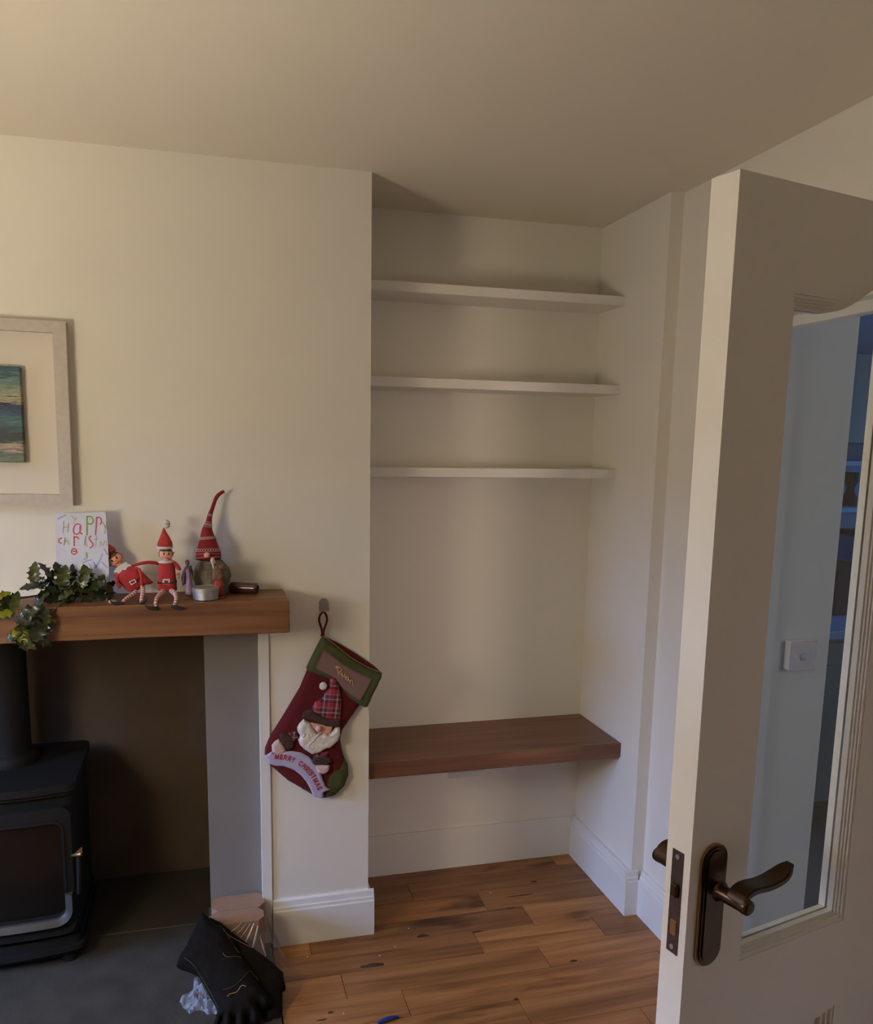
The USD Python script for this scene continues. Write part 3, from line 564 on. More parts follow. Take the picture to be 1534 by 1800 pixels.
# elf dolls (a generic pair in red felt)
Z2 = lambda p: zm(p, 180, 860, 5.113)
def a2(a, b, y): return at(*Z2([(a, b)])[0], y)
def puff2(pts, y, T, R=None, res=.003, **k):
    P = wall(y); return P.put(puff(P.px(Z2(pts)), T, R, res, **k))
def flat2(pts, y, h, base=0):
    P = wall(y); t = extr(Polygon(P.px(Z2(pts))).buffer(0), h); t.vertices[:, 2] += base; return P.put(t)
def elf_head(parent, c, r, rollz, look):
    """Head with face, ears and hair; rollz tilts it in the picture plane, look turns it."""
    Rm = trimesh.transformations.rotation_matrix(rollz, (0, 1, 0), c) @ trimesh.transformations.rotation_matrix(look, (0, 0, 1), c)
    def P(x, y, z): return np.array(c) + np.array((x, y, z)) * r
    def o(name, t, mt, par, **k): t = t.copy(); t.apply_transform(Rm); return obj(name, t, mt, par, 60, **k)
    hd = ell(c, (r, r * .92, r * 1.05)); hd = cat(hd, ell(P(0, -.9, -.08), (.13 * r, .16 * r, .13 * r), 2), ell(P(-.5, -.55, -.3), (.3 * r, .28 * r, .26 * r), 2), ell(P(.5, -.55, -.3), (.3 * r, .28 * r, .26 * r), 2), ell(P(0, -.6, -.75), (.35 * r, .25 * r, .25 * r), 2))
    h = o('head', hd, 'skin', parent)
    for s in (-1, 1):
        o('ear', hull(np.vstack([ell(P(s * .98, .0, -.08), (.1 * r, .12 * r, .26 * r), 2).vertices, [P(s * 1.36, .05, .38)]])), 'skin', h)
        o('eye', cat(ell(P(s * .34, -.84, .1), (.12 * r, .07 * r, .19 * r), 2)), 'eye', h)
        o('eyebrow', tube([P(s * .2, -.88, .42), P(s * .36, -.86, .48), P(s * .52, -.78, .42)], .03 * r, 6), 'hair', h)
        o('cheek', ell(P(s * .52, -.74, -.28), (.17 * r, .09 * r, .12 * r), 2), 'blush', h)
    o('mouth', tube(smooth_path([P(-.26, -.84, -.42), P(0, -.93, -.52), P(.26, -.84, -.42)]), .05 * r, 6), 'lip', h)
    hair = ell(c, (r * 1.07, r * 1.02, r * 1.1)); hm = man(hair); cut = man(TC.box(bounds=[P(-1.5, -1.5, -1.5), P(1.5, -.12, .52)])); hm = hm - cut
    hm = hm - man(TC.box(bounds=[P(-1.5, -1.5, -1.5), P(1.5, 1.5, -.45)]))
    o('hair', tri(hm), 'hair', h)
    return h
def limb(pts, rad, name, mt, par, stripes=False):
    t, uv = tube(smooth_path(pts, 6), rad, 12, True)
    return obj(name, t, mt, par, True, uv=uv if stripes else None)
def shoe(par, heel, toe, r, up=.012):
    heel, toe = np.array(heel), np.array(toe); d = toe - heel
    p = smooth_path([heel, heel + d * .45 + (0, 0, -.001), heel + d * .8, toe + (0, 0, up * .5)], 5)
    obj('shoe', tube(p, [r * 1.0, r * 1.25, r * .9, r * .25], 12, flat=.8), 'black_felt', par, 60)
e1 = thing('elf_doll', 'upright elf doll in red felt with pointed red hat', 'elf doll', tuple(a2(585, 930, -.11)))
obj('tunic', puff2([(503, 655), (560, 640), (645, 645), (655, 720), (662, 800), (672, 905), (640, 918), (580, 922), (520, 918), (492, 900), (497, 800), (500, 720)], -.105, .022, .02, back=1.0), 'felt_red', e1, 60)
bl = obj('belt', puff2([(494, 822), (668, 818), (670, 842), (494, 846)], -.105, .0262, .0022, back=1.0), 'black_felt', e1, 60)
P_ = Polygon(wall(-.1295).px(Z2([(540, 808), (606, 808), (606, 852), (540, 852)]))); Pi = Polygon(wall(-.1295).px(Z2([(554, 820), (592, 820), (592, 840), (554, 840)])))
obj('buckle', wall(-.127).put(extr(P_.difference(Pi), .003)), 'buckle', bl, 20)
hd1 = elf_head(e1, a2(570, 582, -.112), .0182, .02, .12)
obj('collar', lathe([(.0, .002), (.014, .004), (.0225, -.001), (.0215, -.005), (.012, -.0015), (0, -.002)], 24, a2(572, 642, -.107)), 'white_felt', e1, 40)
hc, ht = a2(560, 522, -.108), a2(551, 348, -.104)
p1 = smooth_path([hc, a2(560, 455, -.106), a2(555, 400, -.104), ht], 6)
ha = obj('hat', tube(p1, [.0212, .0200, .0140, .0075, .0014], 24), 'felt_red', e1, 60)
obj('hat_brim', lathe([(.0175, -.003), (.0215, -.003), (.0222, .001), (.0205, .0045), (.0175, .0045)], 28, hc), 'pom', ha, 50)
obj('pompom', rough(ell(a2(574, 312, -.098), (.0105, .0105, .0125)), .0025, 300), 'pom', ha, 60)
limb([a2(512, 672, -.11), a2(440, 658, -.118), a2(350, 665, -.125), a2(262, 690, -.128)], [.0045, .0048, .0046, .004], 'arm', 'felt_red', e1)
ar = limb([a2(640, 660, -.11), a2(672, 690, -.115), a2(692, 728, -.12)], [.006, .006, .0058], 'arm', 'felt_red', e1)
obj('cuff', ell(a2(690, 735, -.121), (.0062, .0062, .0028), 2), 'white_felt', ar, 60)
obj('hand', cat(ell(a2(682, 762, -.123), (.0042, .0036, .0055), 2), *[tube([a2(676 + 5 * k, 775, -.125), a2(674 + 5 * k, 792, -.128), a2(675 + 4 * k, 802, -.126)], .0011, 6) for k in range(4)], tube([a2(672, 760, -.126), a2(664, 775, -.128)], .0012, 6)), 'yellow', ar, 60)
limb([a2(545, 915, -.12), a2(500, 965, -.155), a2(480, 1005, -.182), a2(480, 1048, -.2)], [.0078, .0066, .005, .0042], 'leg', 'leg_stripes', e1, True)
limb([a2(622, 912, -.12), a2(660, 960, -.155), a2(660, 1000, -.18), a2(648, 1040, -.198)], [.0078, .0066, .005, .0042], 'leg', 'leg_stripes', e1, True)
shoe(e1, a2(492, 1075, -.203), a2(385, 1058, -.21), .0056); shoe(e1, a2(622, 1053, -.202), a2(728, 1078, -.21), .0056)

e2 = thing('elf_doll', 'elf doll slumped sideways against the card', 'elf doll', tuple(a2(280, 930, -.11)))
obj('tunic', puff2([(100, 775), (165, 720), (240, 690), (318, 700), (385, 765), (458, 838), (430, 852), (392, 858), (355, 880), (322, 905), (265, 932), (215, 905), (160, 845)], -.092, .022, .022, back=1.0), 'felt_red', e2, 60)
bl = obj('belt', puff2([(262, 835), (330, 775), (344, 795), (280, 852)], -.092, .0265, .0022, back=.6), 'black_felt', e2, 60)
b1 = Polygon(wall(-.118).px(Z2([(238, 830), (288, 806), (308, 835), (258, 862)]))); b2 = b1.buffer(-.0024)
obj('buckle', wall(-.1175).put(extr(b1.difference(b2), .003)), 'buckle', bl, 20)
obj('collar', flat2([(95, 752), (130, 700), (168, 672), (222, 650), (222, 668), (262, 682), (222, 702), (212, 728), (178, 722), (150, 772), (130, 742)], -.102, .004), 'white_felt', e2, 30)
elf_head(e2, a2(112, 632, -.048), .0212, -.62, .12)
h2a = obj('hat', tube(smooth_path([a2(66, 578, -.046), a2(30, 545, -.043), a2(-10, 530, -.040), a2(-70, 560, -.036)], 6), [.0215, .018, .012, .002], 18), 'felt_red', e2, 60)
limb([a2(150, 770, -.105), a2(130, 820, -.11), a2(160, 880, -.115)], [.0058, .0056, .005], 'arm', 'felt_red', e2)
limb([a2(330, 715, -.11), a2(352, 800, -.128), a2(352, 870, -.135)], [.004, .0042, .004], 'arm', 'felt_red', e2)
obj('hand', cat(ell(a2(352, 880, -.137), (.0035, .003, .006), 2), *[tube([a2(344 + 6 * k, 890, -.138), a2(342 + 6 * k, 905, -.139)], .001, 6) for k in range(4)]), 'skin', e2, 60)
limb([a2(300, 925, -.12), a2(250, 960, -.145), a2(205, 990, -.165), a2(178, 1022, -.18)], [.0078, .0066, .005, .0044], 'leg', 'leg_stripes', e2, True)
limb([a2(362, 880, -.125), a2(362, 930, -.15), a2(352, 980, -.17), a2(348, 1015, -.18)], [.0066, .006, .005, .0044], 'leg', 'leg_stripes', e2, True)
shoe(e2, a2(196, 1032, -.18), a2(72, 1020, -.19), .0062); shoe(e2, a2(322, 1040, -.182), a2(402, 992, -.186), .0052)

# gnome
gn = thing('gnome_doll', 'tall knitted hat gnome with grey beard', 'gnome doll', tuple(a2(985, 935, -.065)))
gpath = smooth_path([a2(953, 625, -.065), a2(950, 560, -.062), a2(946, 460, -.058), a2(942, 360, -.054), a2(956, 290, -.05), a2(966, 235, -.046), a2(986, 175, -.042), a2(1008, 110, -.038), a2(1030, 65, -.034), a2(1062, 35, -.032), a2(1092, 18, -.030)], 6)
t, uv = tube(gpath, np.array([112, 106, 84, 62, 44, 27, 20, 17, 16, 17, 13]) / 5.113 * .00168, 32, True)
gh = obj('hat', t, 'knit_red', gn, 60)
grad = np.interp(np.linspace(0, 1, len(gpath)), np.linspace(0, 1, 11), np.array([112, 106, 84, 62, 44, 27, 20, 17, 16, 17, 13]) / 5.113 * .00168)
def knit_row(zpx, amp, n, ph=0, r=.0009, wave=1.0):
    i0 = int(np.argmin(np.linalg.norm(gpath - a2(950, zpx, -.06), axis=1) if zpx > 300 else np.abs(gpath[:, 2] - a2(960, zpx, -.05)[2]))); i0 = min(max(i0, 1), len(gpath) - 2); c = gpath[i0]; T = gpath[i0 + 1] - gpath[i0 - 1]; T /= np.linalg.norm(T); A = np.cross(T, (0, 1, 0)); A /= np.linalg.norm(A); B = np.cross(T, A)
    k = n * 8; th = np.linspace(0, 2 * math.pi, k + 1); off = amp * np.sin(th * n + ph) * wave; slope = (grad[min(i0 + 2, len(grad) - 1)] - grad[max(i0 - 2, 0)]) / max(1e-6, np.linalg.norm(gpath[min(i0 + 2, len(grad) - 1)] - gpath[max(i0 - 2, 0)]))
    rr = grad[i0] + slope * off + .0006
    return tube(c + off[:, None] * T + rr[:, None] * (np.cos(th)[:, None] * A + np.sin(th)[:, None] * B), r, 5)
for zp, am, n in ((548, .0048, 14), (442, .0036, 16), (322, .0036, 9), (236, .0032, 6)):
    obj('knit_pattern', cat(knit_row(zp, am, n), knit_row(zp, am, n, math.pi)), 'knit_cream', gh, 60)
for zp in (612, 577, 345, 297): obj('knit_pattern', knit_row(zp, .0005, 8, r=.0008), 'knit_cream', gh, 60)
bd = ell(a2(985, 775, -.062), (.054, .034, .052), 4)
bd = rough(bd, .006, 60); obj('beard', bd, 'beard_grey', gn, 60)
obj('body', lathe([(0, 0), (.046, 0), (.05, .01), (.046, .06), (.038, .09), (0, .095)], 28, (a2(985, 935, -.055)[0], -.05, ZM)), 'beard_grey', gn, 60)
obj('nose', ell(a2(938, 592, -.108), (.0085, .008, .008)), 'skin', gn, 60)

# nativity figurines
def figurine(name, label, x, y, zoomx, parts):
    pass
f1 = thing('figurine', 'small lilac robed figurine left of the gnome beard', 'figurine', tuple(a2(772, 985, -.11)))
obj('base', lathe([(0, 0), (.0085, 0), (.0085, .003), (0, .003)], 20, (a2(772, 985, -.12)[0], -.12, ZM)), 'base_wood', f1, 30)
obj('robe', puff2([(742, 720), (765, 700), (790, 712), (800, 780), (812, 860), (808, 955), (742, 958), (745, 880), (752, 800)], -.118, .010, .010, back=.9, amp=.0015, sc=200), 'lilac', f1, 60)
obj('cloak', puff2([(720, 740), (748, 690), (800, 685), (815, 740), (812, 810), (795, 740), (756, 735), (748, 850), (720, 870), (706, 800)], -.116, .009, .006, back=1), 'purple_dark', f1, 60)
obj('head', cat(ell(a2(765, 668, -.12), (.0055, .005, .0065), 2), ell(a2(766, 672, -.1255), (.0012, .0012, .0012), 1)), 'robe_brown', f1, 60)
obj('hair', ell(a2(762, 655, -.117), (.0062, .0056, .0072), 2), 'hair', f1, 60)
f2 = thing('figurine', 'red and brown robed figurine with pale headscarf behind the tin', 'figurine', tuple(a2(1055, 985, -.115)))
obj('base', lathe([(0, 0), (.0125, 0), (.0125, .003), (0, .003)], 20, (a2(1068, 985, -.12)[0], -.12, ZM)), 'base_wood', f2, 30)
obj('robe', puff2([(990, 760), (1020, 740), (1050, 760), (1085, 830), (1092, 900), (1098, 960), (1020, 960), (1000, 880)], -.12, .011, .010, back=.9, amp=.0015, sc=200), 'robe_red', f2, 60)
obj('cloak', puff2([(985, 700), (1020, 660), (1065, 690), (1085, 740), (1090, 800), (1050, 830), (1008, 820), (992, 880), (985, 800)], -.12, .013, .008, back=.9, amp=.002, sc=200), 'robe_brown', f2, 60)
obj('head', ell(a2(1000, 655, -.126), (.0055, .0052, .0068), 2), 'skin', f2, 60)
obj('headscarf', puff2([(968, 640), (975, 617), (1000, 612), (1012, 640), (1008, 690), (1015, 740), (998, 730), (985, 690)], -.126, .008, .006, back=1), 'scarf', f2, 60)
obj('arm', tube(smooth_path([a2(1040, 690, -.125), a2(1070, 705, -.13), a2(1095, 712, -.128), a2(1120, 725, -.122)]), [.004, .0045, .0035, .002], 10), 'robe_brown', f2, 60)
# tin, dark roll, wood slice
tc = a2(931, 1005, -.135)
tn = thing('tin', 'round silver tin with lid in front of the gnome', 'tin', (tc[0], -.135, ZM))
obj('can', lathe([(0, 0), (.0345, 0), (.0355, .001), (.0355, .0235), (0, .0235)], 40, (tc[0], -.135, ZM)), 'tin', tn, 30)
obj('lid', lathe([(.0356, .0205), (.0378, .0208), (.0380, .0320), (.0370, .0334), (.034, .0337), (.033, .0326), (0, .0326), (0, .0215)], 40, (tc[0], -.135, ZM)), 'tin_lid', tn, 30)
ra, rb = a2(1150, 915, -.05), a2(1395, 945, -.085); ra[2] = rb[2] = ZM + .0165
ax = (rb - ra); Lr = np.linalg.norm(ax); rl = lathe([(0, 0), (.010, 0), (.0150, .003), (.0165, .008), (.0160, Lr - .01), (.0165, Lr - .006), (.0150, Lr - .001), (.011, Lr), (.010, Lr - .004), (0, Lr - .004)], 28)
rl.apply_transform(trimesh.geometry.align_vectors((0, 0, 1), ax / Lr)); rl.apply_translation(ra)
solo('dark_roll', rl, 'dark_roll', 'dark brown glossy cylinder lying on the right end of the mantel', 'roll', smooth=40)
dc = a2(88, 990, -.15)
solo('wood_slice', rough(lathe([(0, 0), (.0105, 0), (.0112, .002), (.0105, .005), (0, .005)], 24, (dc[0], -.15, ZM)), .0006, 200), 'pale_wood', 'small pale wood slice by the slumped elf foot', 'wood slice', smooth=40)

# ---------------------------------------------------------------- stocking
ZS = lambda p: zm(p, 440, 1030, 4.6154)
def sp(pts, y, T, R=None, res=.004, **k):
    P = wall(y); return P.put(puff(P.px(ZS(pts)), T, R, res, **k))
def sline(pts, y, r, n=6): return tube(smooth_path([at(*p, y) for p in ZS(pts)], 5), r, n)
hk = thing('wall_hook', 'clear plastic adhesive hook above the stocking', 'hook', tuple(at(567, 1065, 0)))
HP = wall(0.0)
obj('hook_plate', HP.put(extr(Polygon(HP.px(ZS([(560, 130), (575, 108), (595, 103), (615, 108), (630, 130), (634, 200), (560, 200)]))).buffer(.002), .003)), 'clear_hook', hk, 30)
obj('hook_tip', tube(smooth_path([at(568, 1072, -.003), at(568, 1077, -.010), at(568, 1076, -.018), at(568, 1070, -.019)]), .003, 8), 'clear_hook', hk, 60)
sk = thing('christmas_stocking', 'dark red christmas stocking showing a white bearded gnome, hanging beside the fireplace', 'christmas stocking', tuple(at(570, 1120, -.01)))
boot = [(470, 650), (400, 820), (275, 1030), (150, 1230), (117, 1310), (115, 1370), (160, 1450), (300, 1570), (420, 1640), (490, 1680), (590, 1712), (680, 1690), (760, 1610), (790, 1530), (785, 1440), (755, 1380), (735, 1300), (725, 1230), (745, 1160), (800, 1080), (890, 950), (980, 780), (900, 700), (700, 560), (560, 560)]
bt = obj('boot', sp(boot, -.004, .026, .03, amp=.002, sc=30, back=.05), 'stock_red', sk, 60)
obj('toe_patch', sp([(757, 1383), (700, 1412), (640, 1445), (590, 1510), (570, 1580), (580, 1650), (560, 1700), (590, 1714), (682, 1692), (762, 1612), (793, 1530), (788, 1440)], -.005, .0265, .03, back=.05), 'stock_green', bt, 60, 'olive green toe of the stocking')
obj('heel_patch', sp([(440, 1590), (500, 1640), (520, 1695), (487, 1681), (416, 1641)], -.008, .022, .03, back=.05), 'stock_green', bt, 60)
obj('lining', sp([(590, 405), (700, 455), (850, 545), (1000, 645), (1055, 695), (980, 720), (820, 620), (680, 520), (585, 440)], -.006, .012, .01, back=.05), 'stock_red', sk, 60)
cf = obj('cuff', sp([(583, 402), (700, 485), (820, 580), (980, 668), (1066, 700), (1062, 740), (1000, 860), (950, 972), (930, 982), (890, 965), (790, 905), (735, 835), (680, 780), (600, 737), (470, 692), (450, 665), (480, 600), (540, 480)], -.014, .024, .016, back=.2), 'stock_green', sk, 60, 'olive green cuff of the stocking')
CPL = -.040
obj('patch', sp([(592, 515), (660, 560), (760, 640), (870, 700), (985, 755), (940, 840), (890, 928), (800, 875), (740, 820), (690, 752), (620, 715), (528, 668)], -.0345, .006, .004, res=.003), 'patch', cf, 60, 'mauve brown name patch')
obj('piping', sline([(585, 404), (700, 487), (820, 582), (980, 670), (1062, 702)], -.028, .0014), 'stitch', cf, 60)
obj('patch_edge', cat(*[sline(p, -.0405, .0008) for p in ([(596, 520), (660, 563), (760, 643), (870, 703), (982, 757)], [(982, 757), (938, 840), (890, 926)], [(592, 518), (530, 667)], [(530, 667), (620, 714)], [(890, 926), (800, 873)])]), 'stitch', cf, 60)
def text_on(pl, txt, o_px, e_px, height, depth=.0008, shear=0, bold=False, lift=0):
    t = meshkit.text_mesh(txt, 1.0, 1.0, bold); v = t.vertices.copy(); v[:, 0] += shear * v[:, 1]
    a, b = pl.px([o_px, e_px]); L = np.linalg.norm(b - a); d = (b - a) / L; nn = np.array((-d[1], d[0])); wx = v[:, 0].max()
    uv_ = a + (v[:, :1] / wx * L) * d + (v[:, 1:2] * height) * nn
    t.vertices = np.c_[uv_, v[:, 2] * depth + lift]; return pl.put(t)
nm = []
def cur(pts): nm.append(sline(pts, -.0418, .0015))
cur([(692, 662), (705, 655), (716, 662)]); cur([(712, 660), (712, 690), (716, 722)]); cur([(700, 668), (722, 660), (738, 676), (732, 694), (716, 697)]); cur([(718, 697), (732, 715), (748, 736)])
cur([(744, 702), (744, 722), (752, 733), (764, 728)]); cur([(766, 712), (766, 730), (772, 742)])
cur([(792, 738), (780, 738), (776, 754), (786, 764), (794, 750)]); cur([(796, 738), (796, 758), (802, 772)])
cur([(808, 762), (810, 780), (810, 788)]); cur([(810, 772), (822, 766), (832, 778), (830, 796), (838, 806)])
obj('name', cat(*nm), 'gold_thread', cf, 60, 'gold embroidered name in script')
lp_ = [(566, 400), (562, 300), (563, 225), (590, 212), (616, 225), (614, 300), (600, 400)]
obj('loop', tube(smooth_path([at(*p, -.016) for p in ZS([(576, 408), (568, 320), (566, 235), (590, 212), (614, 235), (610, 320), (594, 412)])], 6), .0034, 8), 'stock_red', sk, 60)
# bearded figure on the boot
hat_pts = [(640, 752), (660, 730), (692, 732), (716, 790), (738, 900), (730, 1085), (600, 1075), (485, 1010), (520, 935), (580, 900), (622, 830)]
sh = obj('tartan_hat', sp(hat_pts, -.024, .02, .014, res=.003, amp=.002, sc=60), 'plaid', sk, 60, 'red and grey tartan hat')
obj('hat_brim', sp([(448, 1008), (500, 1000), (560, 1040), (640, 1068), (728, 1072), (727, 1145), (620, 1138), (520, 1100), (413, 1066), (425, 1030)], -.034, .012, .008, res=.003, amp=.001, sc=200), 'fur_brown', sh, 60)
obj('pompom', rough(ell(at(*ZS([(590, 812)])[0], -.046), (.0122, .009, .0128)), .0006, 200), 'beard_white', sh, 60)
fc = obj('face', sp([(490, 1105), (560, 1118), (670, 1132), (650, 1200), (560, 1200), (500, 1150)], -.034, .008, .006, res=.003), 'skin', sk, 60)
obj('nose', ell(at(*ZS([(552, 1158)])[0], -.048), (.0098, .007, .0105)), 'mitt', fc, 60)
brd = sp([(432, 1078), (395, 1115), (378, 1150), (384, 1182), (402, 1210), (384, 1245), (398, 1285), (440, 1325), (500, 1362), (560, 1347), (610, 1315), (645, 1310), (712, 1250), (728, 1200), (724, 1140), (690, 1143), (660, 1170), (632, 1196), (604, 1180), (578, 1192), (545, 1188), (518, 1165), (492, 1108)], -.03, .018, .012, res=.0028, amp=.0015, sc=120)
cr = [sline(p, -.0475, .0022, 8) for p in ([(480, 1185), (500, 1215), (470, 1225)], [(560, 1200), (525, 1235), (490, 1275), (470, 1300), (490, 1322), (515, 1300)], [(600, 1205), (640, 1225), (690, 1200)], [(430, 1200), (440, 1215), (425, 1225)])]
obj('beard', cat(brd, *cr), 'beard_white', sk, 60, 'cream fleece beard')
a1_ = obj('sleeve', sp([(305, 1188), (372, 1180), (388, 1232), (352, 1262), (318, 1250)], -.028, .012, .008, res=.003), 'plaid', sk, 60)
obj('sleeve_cuff', sp([(232, 1200), (262, 1190), (332, 1202), (356, 1268), (350, 1308), (298, 1326), (262, 1275), (240, 1235)], -.03, .014, .008, res=.003, amp=.001, sc=200), 'fur_brown', a1_, 60)
obj('mitten', sp([(172, 1290), (200, 1255), (232, 1238), (262, 1272), (292, 1328), (270, 1358), (220, 1362), (175, 1350)], -.028, .014, .01, res=.003), 'mitt', a1_, 60)
a2_ = obj('sleeve', sp([(512, 1352), (630, 1338), (640, 1375), (516, 1392)], -.028, .012, .008, res=.003), 'plaid', sk, 60)
obj('sleeve_cuff', sp([(508, 1382), (600, 1366), (652, 1390), (658, 1428), (600, 1447), (498, 1440)], -.032, .014, .008, res=.003, amp=.001, sc=200), 'fur_brown', a2_, 60)
obj('mitten', sp([(518, 1452), (640, 1448), (640, 1480), (628, 1508), (592, 1526), (545, 1512)], -.036, .012, .01, res=.003), 'mitt', a2_, 60)
BN = -.0345
bo = [(112, 1378), (160, 1352), (172, 1340), (185, 1362), (260, 1345), (330, 1338), (410, 1350), (480, 1388), (530, 1445), (570, 1510), (590, 1580), (612, 1628), (650, 1652), (590, 1672), (590, 1700), (584, 1725), (510, 1705), (488, 1650), (455, 1590), (410, 1535), (350, 1490), (270, 1462), (200, 1458), (150, 1442), (135, 1410)]
bnn = obj('banner', sp(bo, BN, .006, .004, res=.0035, amp=.001, sc=60), 'banner', sk, 60, 'lilac felt banner reading MERRY CHRISTMAS')
BP = wall(BN - .0062)
base = smooth_path([(190, 1404), (262, 1408), (330, 1424), (390, 1452), (440, 1494), (487, 1548), (522, 1606), (548, 1662)], 20); seg = np.r_[0, np.cumsum(np.linalg.norm(np.diff(base, axis=0), axis=1))]
txt = 'MERRY  CHRISTMAS'; adv = dict(M=1.25, E=.9, R=1.0, Y=.95, C=1.0, H=1.0, I=.45, S=.9, T=.9, A=1.0); adv[' '] = .42
tot = sum(adv[c] for c in txt); s0 = 0; ch = []
for c in txt:
    s1 = s0 + adv[c] / tot * seg[-1]
    if c != ' ':
        p = [np.interp((s0 + (s1 - s0) * k), seg, base[:, 0]) for k in (.06, .92)], [np.interp((s0 + (s1 - s0) * k), seg, base[:, 1]) for k in (.06, .92)]
        obj('letter', text_on(BP, c, ZS([(p[0][0], p[1][0])])[0], ZS([(p[0][1], p[1][1])])[0], .0155, .0012, bold=True), 'banner_red', sk, 20)
    s0 = s1

# ---------------------------------------------------------------- on the hearth: briquettes, gloves, plastic
bp = thing('briquette_pack', 'plastic wrapped pack of pale wood briquettes behind the gloves', 'fuel pack', (-.425, -.05, hz))
def octo(x0, x1, y0, y1, c):
    return Polygon([(x0 + c, y0), (x1 - c, y0), (x1 - c * .5, y0 + c * .7), (x1, y0 + c * 1.2), (x1, y1 - c * 1.2), (x1 - c * .5, y1 - c * .7), (x1 - c, y1), (x0 + c, y1), (x0 + c * .5, y1 - c * .7), (x0, y1 - c * 1.2), (x0, y0 + c * 1.2), (x0 + c * .5, y0 + c * .7)])
for y0, y1, x0 in ((-.055, .032, -.505), (-.135, -.057, -.512)):
    b = slab(octo(x0, x0 + .163, y0, y1, .018), hz, .172); bq = obj('briquette', rough(b.subdivide_to_size(.02), .0008, 60), 'briquette', bp, 30)
ring_t = np.array([(-.515, .034), (-.342, .034), (-.338, -.05), (-.343, -.142), (-.42, -.146), (-.515, -.142)]); cen = np.array((-.425, -.055))
V, F = [], []; N = 160
rt_ = LineString(np.vstack([ring_t, ring_t[:1]]))
for j in range(10):
    f = j / 9; z = .138 - (.138 - hz - .001) * f ** .8
    for i in range(N):
        p = np.array(rt_.interpolate(i / N, True).coords[0]); d = p - cen; d /= np.linalg.norm(d)
        grow = f * (.012 + .05 * max(0, d[0] * .75 - d[1] * .66)) ; w = .006 * f * math.sin(i * 2 * math.pi / N * 26 + 1.5 * math.sin(i * .37)) + .0045 * f * math.sin(i * .9 + f * 3)
        q = p + d * max(.0015, (grow + w)); q[1] = min(q[1], .036); q[0] = max(q[0], -.55); V.append((*q, z + .006 * f * math.sin(i * .55)))
for j in range(9):
    for i in range(N):
        a, b = j * N + i, j * N + (i + 1) % N; F += [(a, b + N, b), (a, a + N, b + N)]
V = np.array(V); V[:, 2] = np.maximum(V[:, 2], hz + .001)
obj('plastic_wrap', trimesh.Trimesh(V, F, process=False), 'film', bp, 60, 'clear plastic wrap pulled into folds')
FB = [((865, 435), (735, 545)), ((975, 440), (850, 625)), ((1018, 438), (915, 672)), ((1066, 470), (1000, 752)), ((1090, 590), (1165, 838)), ((930, 437), (790, 590))]
for (a_, b_), wd in zip(FB, (.0016, .0013, .0032, .0042, .0030, .001)):
    p0 = at(300 + a_[0] / 6.973, 1560 + a_[1] / 6.973, -.150); p1 = at(300 + b_[0] / 6.973, 1560 + b_[1] / 6.973, -.172)
    obj('plastic_fold', tube([p0, p0 * .5 + p1 * .5 + (0, -.003, 0), p1], [wd * .5, wd, wd * .7], 8, flat=.5), 'film_fold', bp, 60)
GN = np.array((0, -1, 1.3)); ZG = lambda p: zm(p, 300, 1560, 6.973)
GP = Plane((-.5, -.13 - 1.3 * .21, 0.0), GN)
def gp(pts, off, T, R=None, **k):
    P = Plane(GP.o + GP.n * off, GN); t = P.put(puff(P.px(ZG(pts)), T, R, .005, **k)); t.vertices[:, 2] = np.maximum(t.vertices[:, 2], hz + .0006 + .02 * np.clip(hz - t.vertices[:, 2], 0, .03)); return t
def gl(pts, off, r): P = Plane(GP.o + GP.n * off, GN); return tube(smooth_path(P.xyz(np.c_[P.px(ZG(pts)), np.zeros(len(pts))]), 5), r, 6)
def unite(*polys):
    return list(unary_union([Polygon(p).buffer(0) for p in polys]).exterior.coords)
def fing(a, b, w): return list(LineString([a, b]).buffer(w, quad_segs=8).exterior.coords)
palm1 = [(385, 305), (480, 400), (640, 510), (720, 620), (840, 830), (1000, 1040), (1060, 1180), (1080, 1400), (1060, 1560), (900, 1620), (700, 1640), (620, 1600), (560, 1480), (470, 1320), (350, 1100), (220, 1040), (120, 1010), (65, 970), (110, 850), (190, 720), (270, 560), (350, 380)]
out1 = unite(palm1, fing((980, 1200), (1150, 1420), 80), fing((1010, 1500), (1030, 1640), 72), fing((860, 1540), (850, 1760), 76), fing((700, 1540), (690, 1800), 72), fing((620, 1500), (560, 1700), 40))
g1 = thing('glove', 'black leather stove glove lying on top with yellow stitching', 'glove', tuple(GP.o))
G1 = gp(out1, .012, .045, .045, back=.25, amp=.006, sc=22)
obj('shell', G1, 'glove', g1, 60)
def lay(pts, r):                                        # stitching that follows the glove's surface
    P = Plane(GP.o, GN); q = smooth_path(P.px(ZG(pts)), 8); loc = np.c_[(G1.vertices - P.o) @ P.u, (G1.vertices - P.o) @ P.v, (G1.vertices - P.o) @ P.n]
    from scipy.spatial import cKDTree
    half = loc[:len(loc) // 2]; tr = cKDTree(half[:, :2]); d, i = tr.query(q, k=4); w = 1 / (d + 1e-4); h = (half[i, 2] * w).sum(1) / w.sum(1)
    return tube(P.xyz(np.c_[q, h + r * .5]), r, 6)
obj('stitching', cat(lay([(600, 520), (700, 640), (770, 750), (840, 832)], .0009), lay([(700, 1420), (720, 1390), (810, 1360), (860, 1295), (915, 1300)], .0012), lay([(970, 1080), (1030, 1110), (1065, 1170)], .0007), lay([(640, 890), (690, 940), (780, 925), (860, 920)], .0006)), 'glove_yellow', g1, 60)
obj('seam', cat(lay([(175, 940), (250, 990), (340, 1085), (430, 1230), (520, 1390), (580, 1510)], .0016), lay([(950, 1100), (860, 1220), (760, 1300), (640, 1330)], .0014)), 'glove_trim', g1, 60)
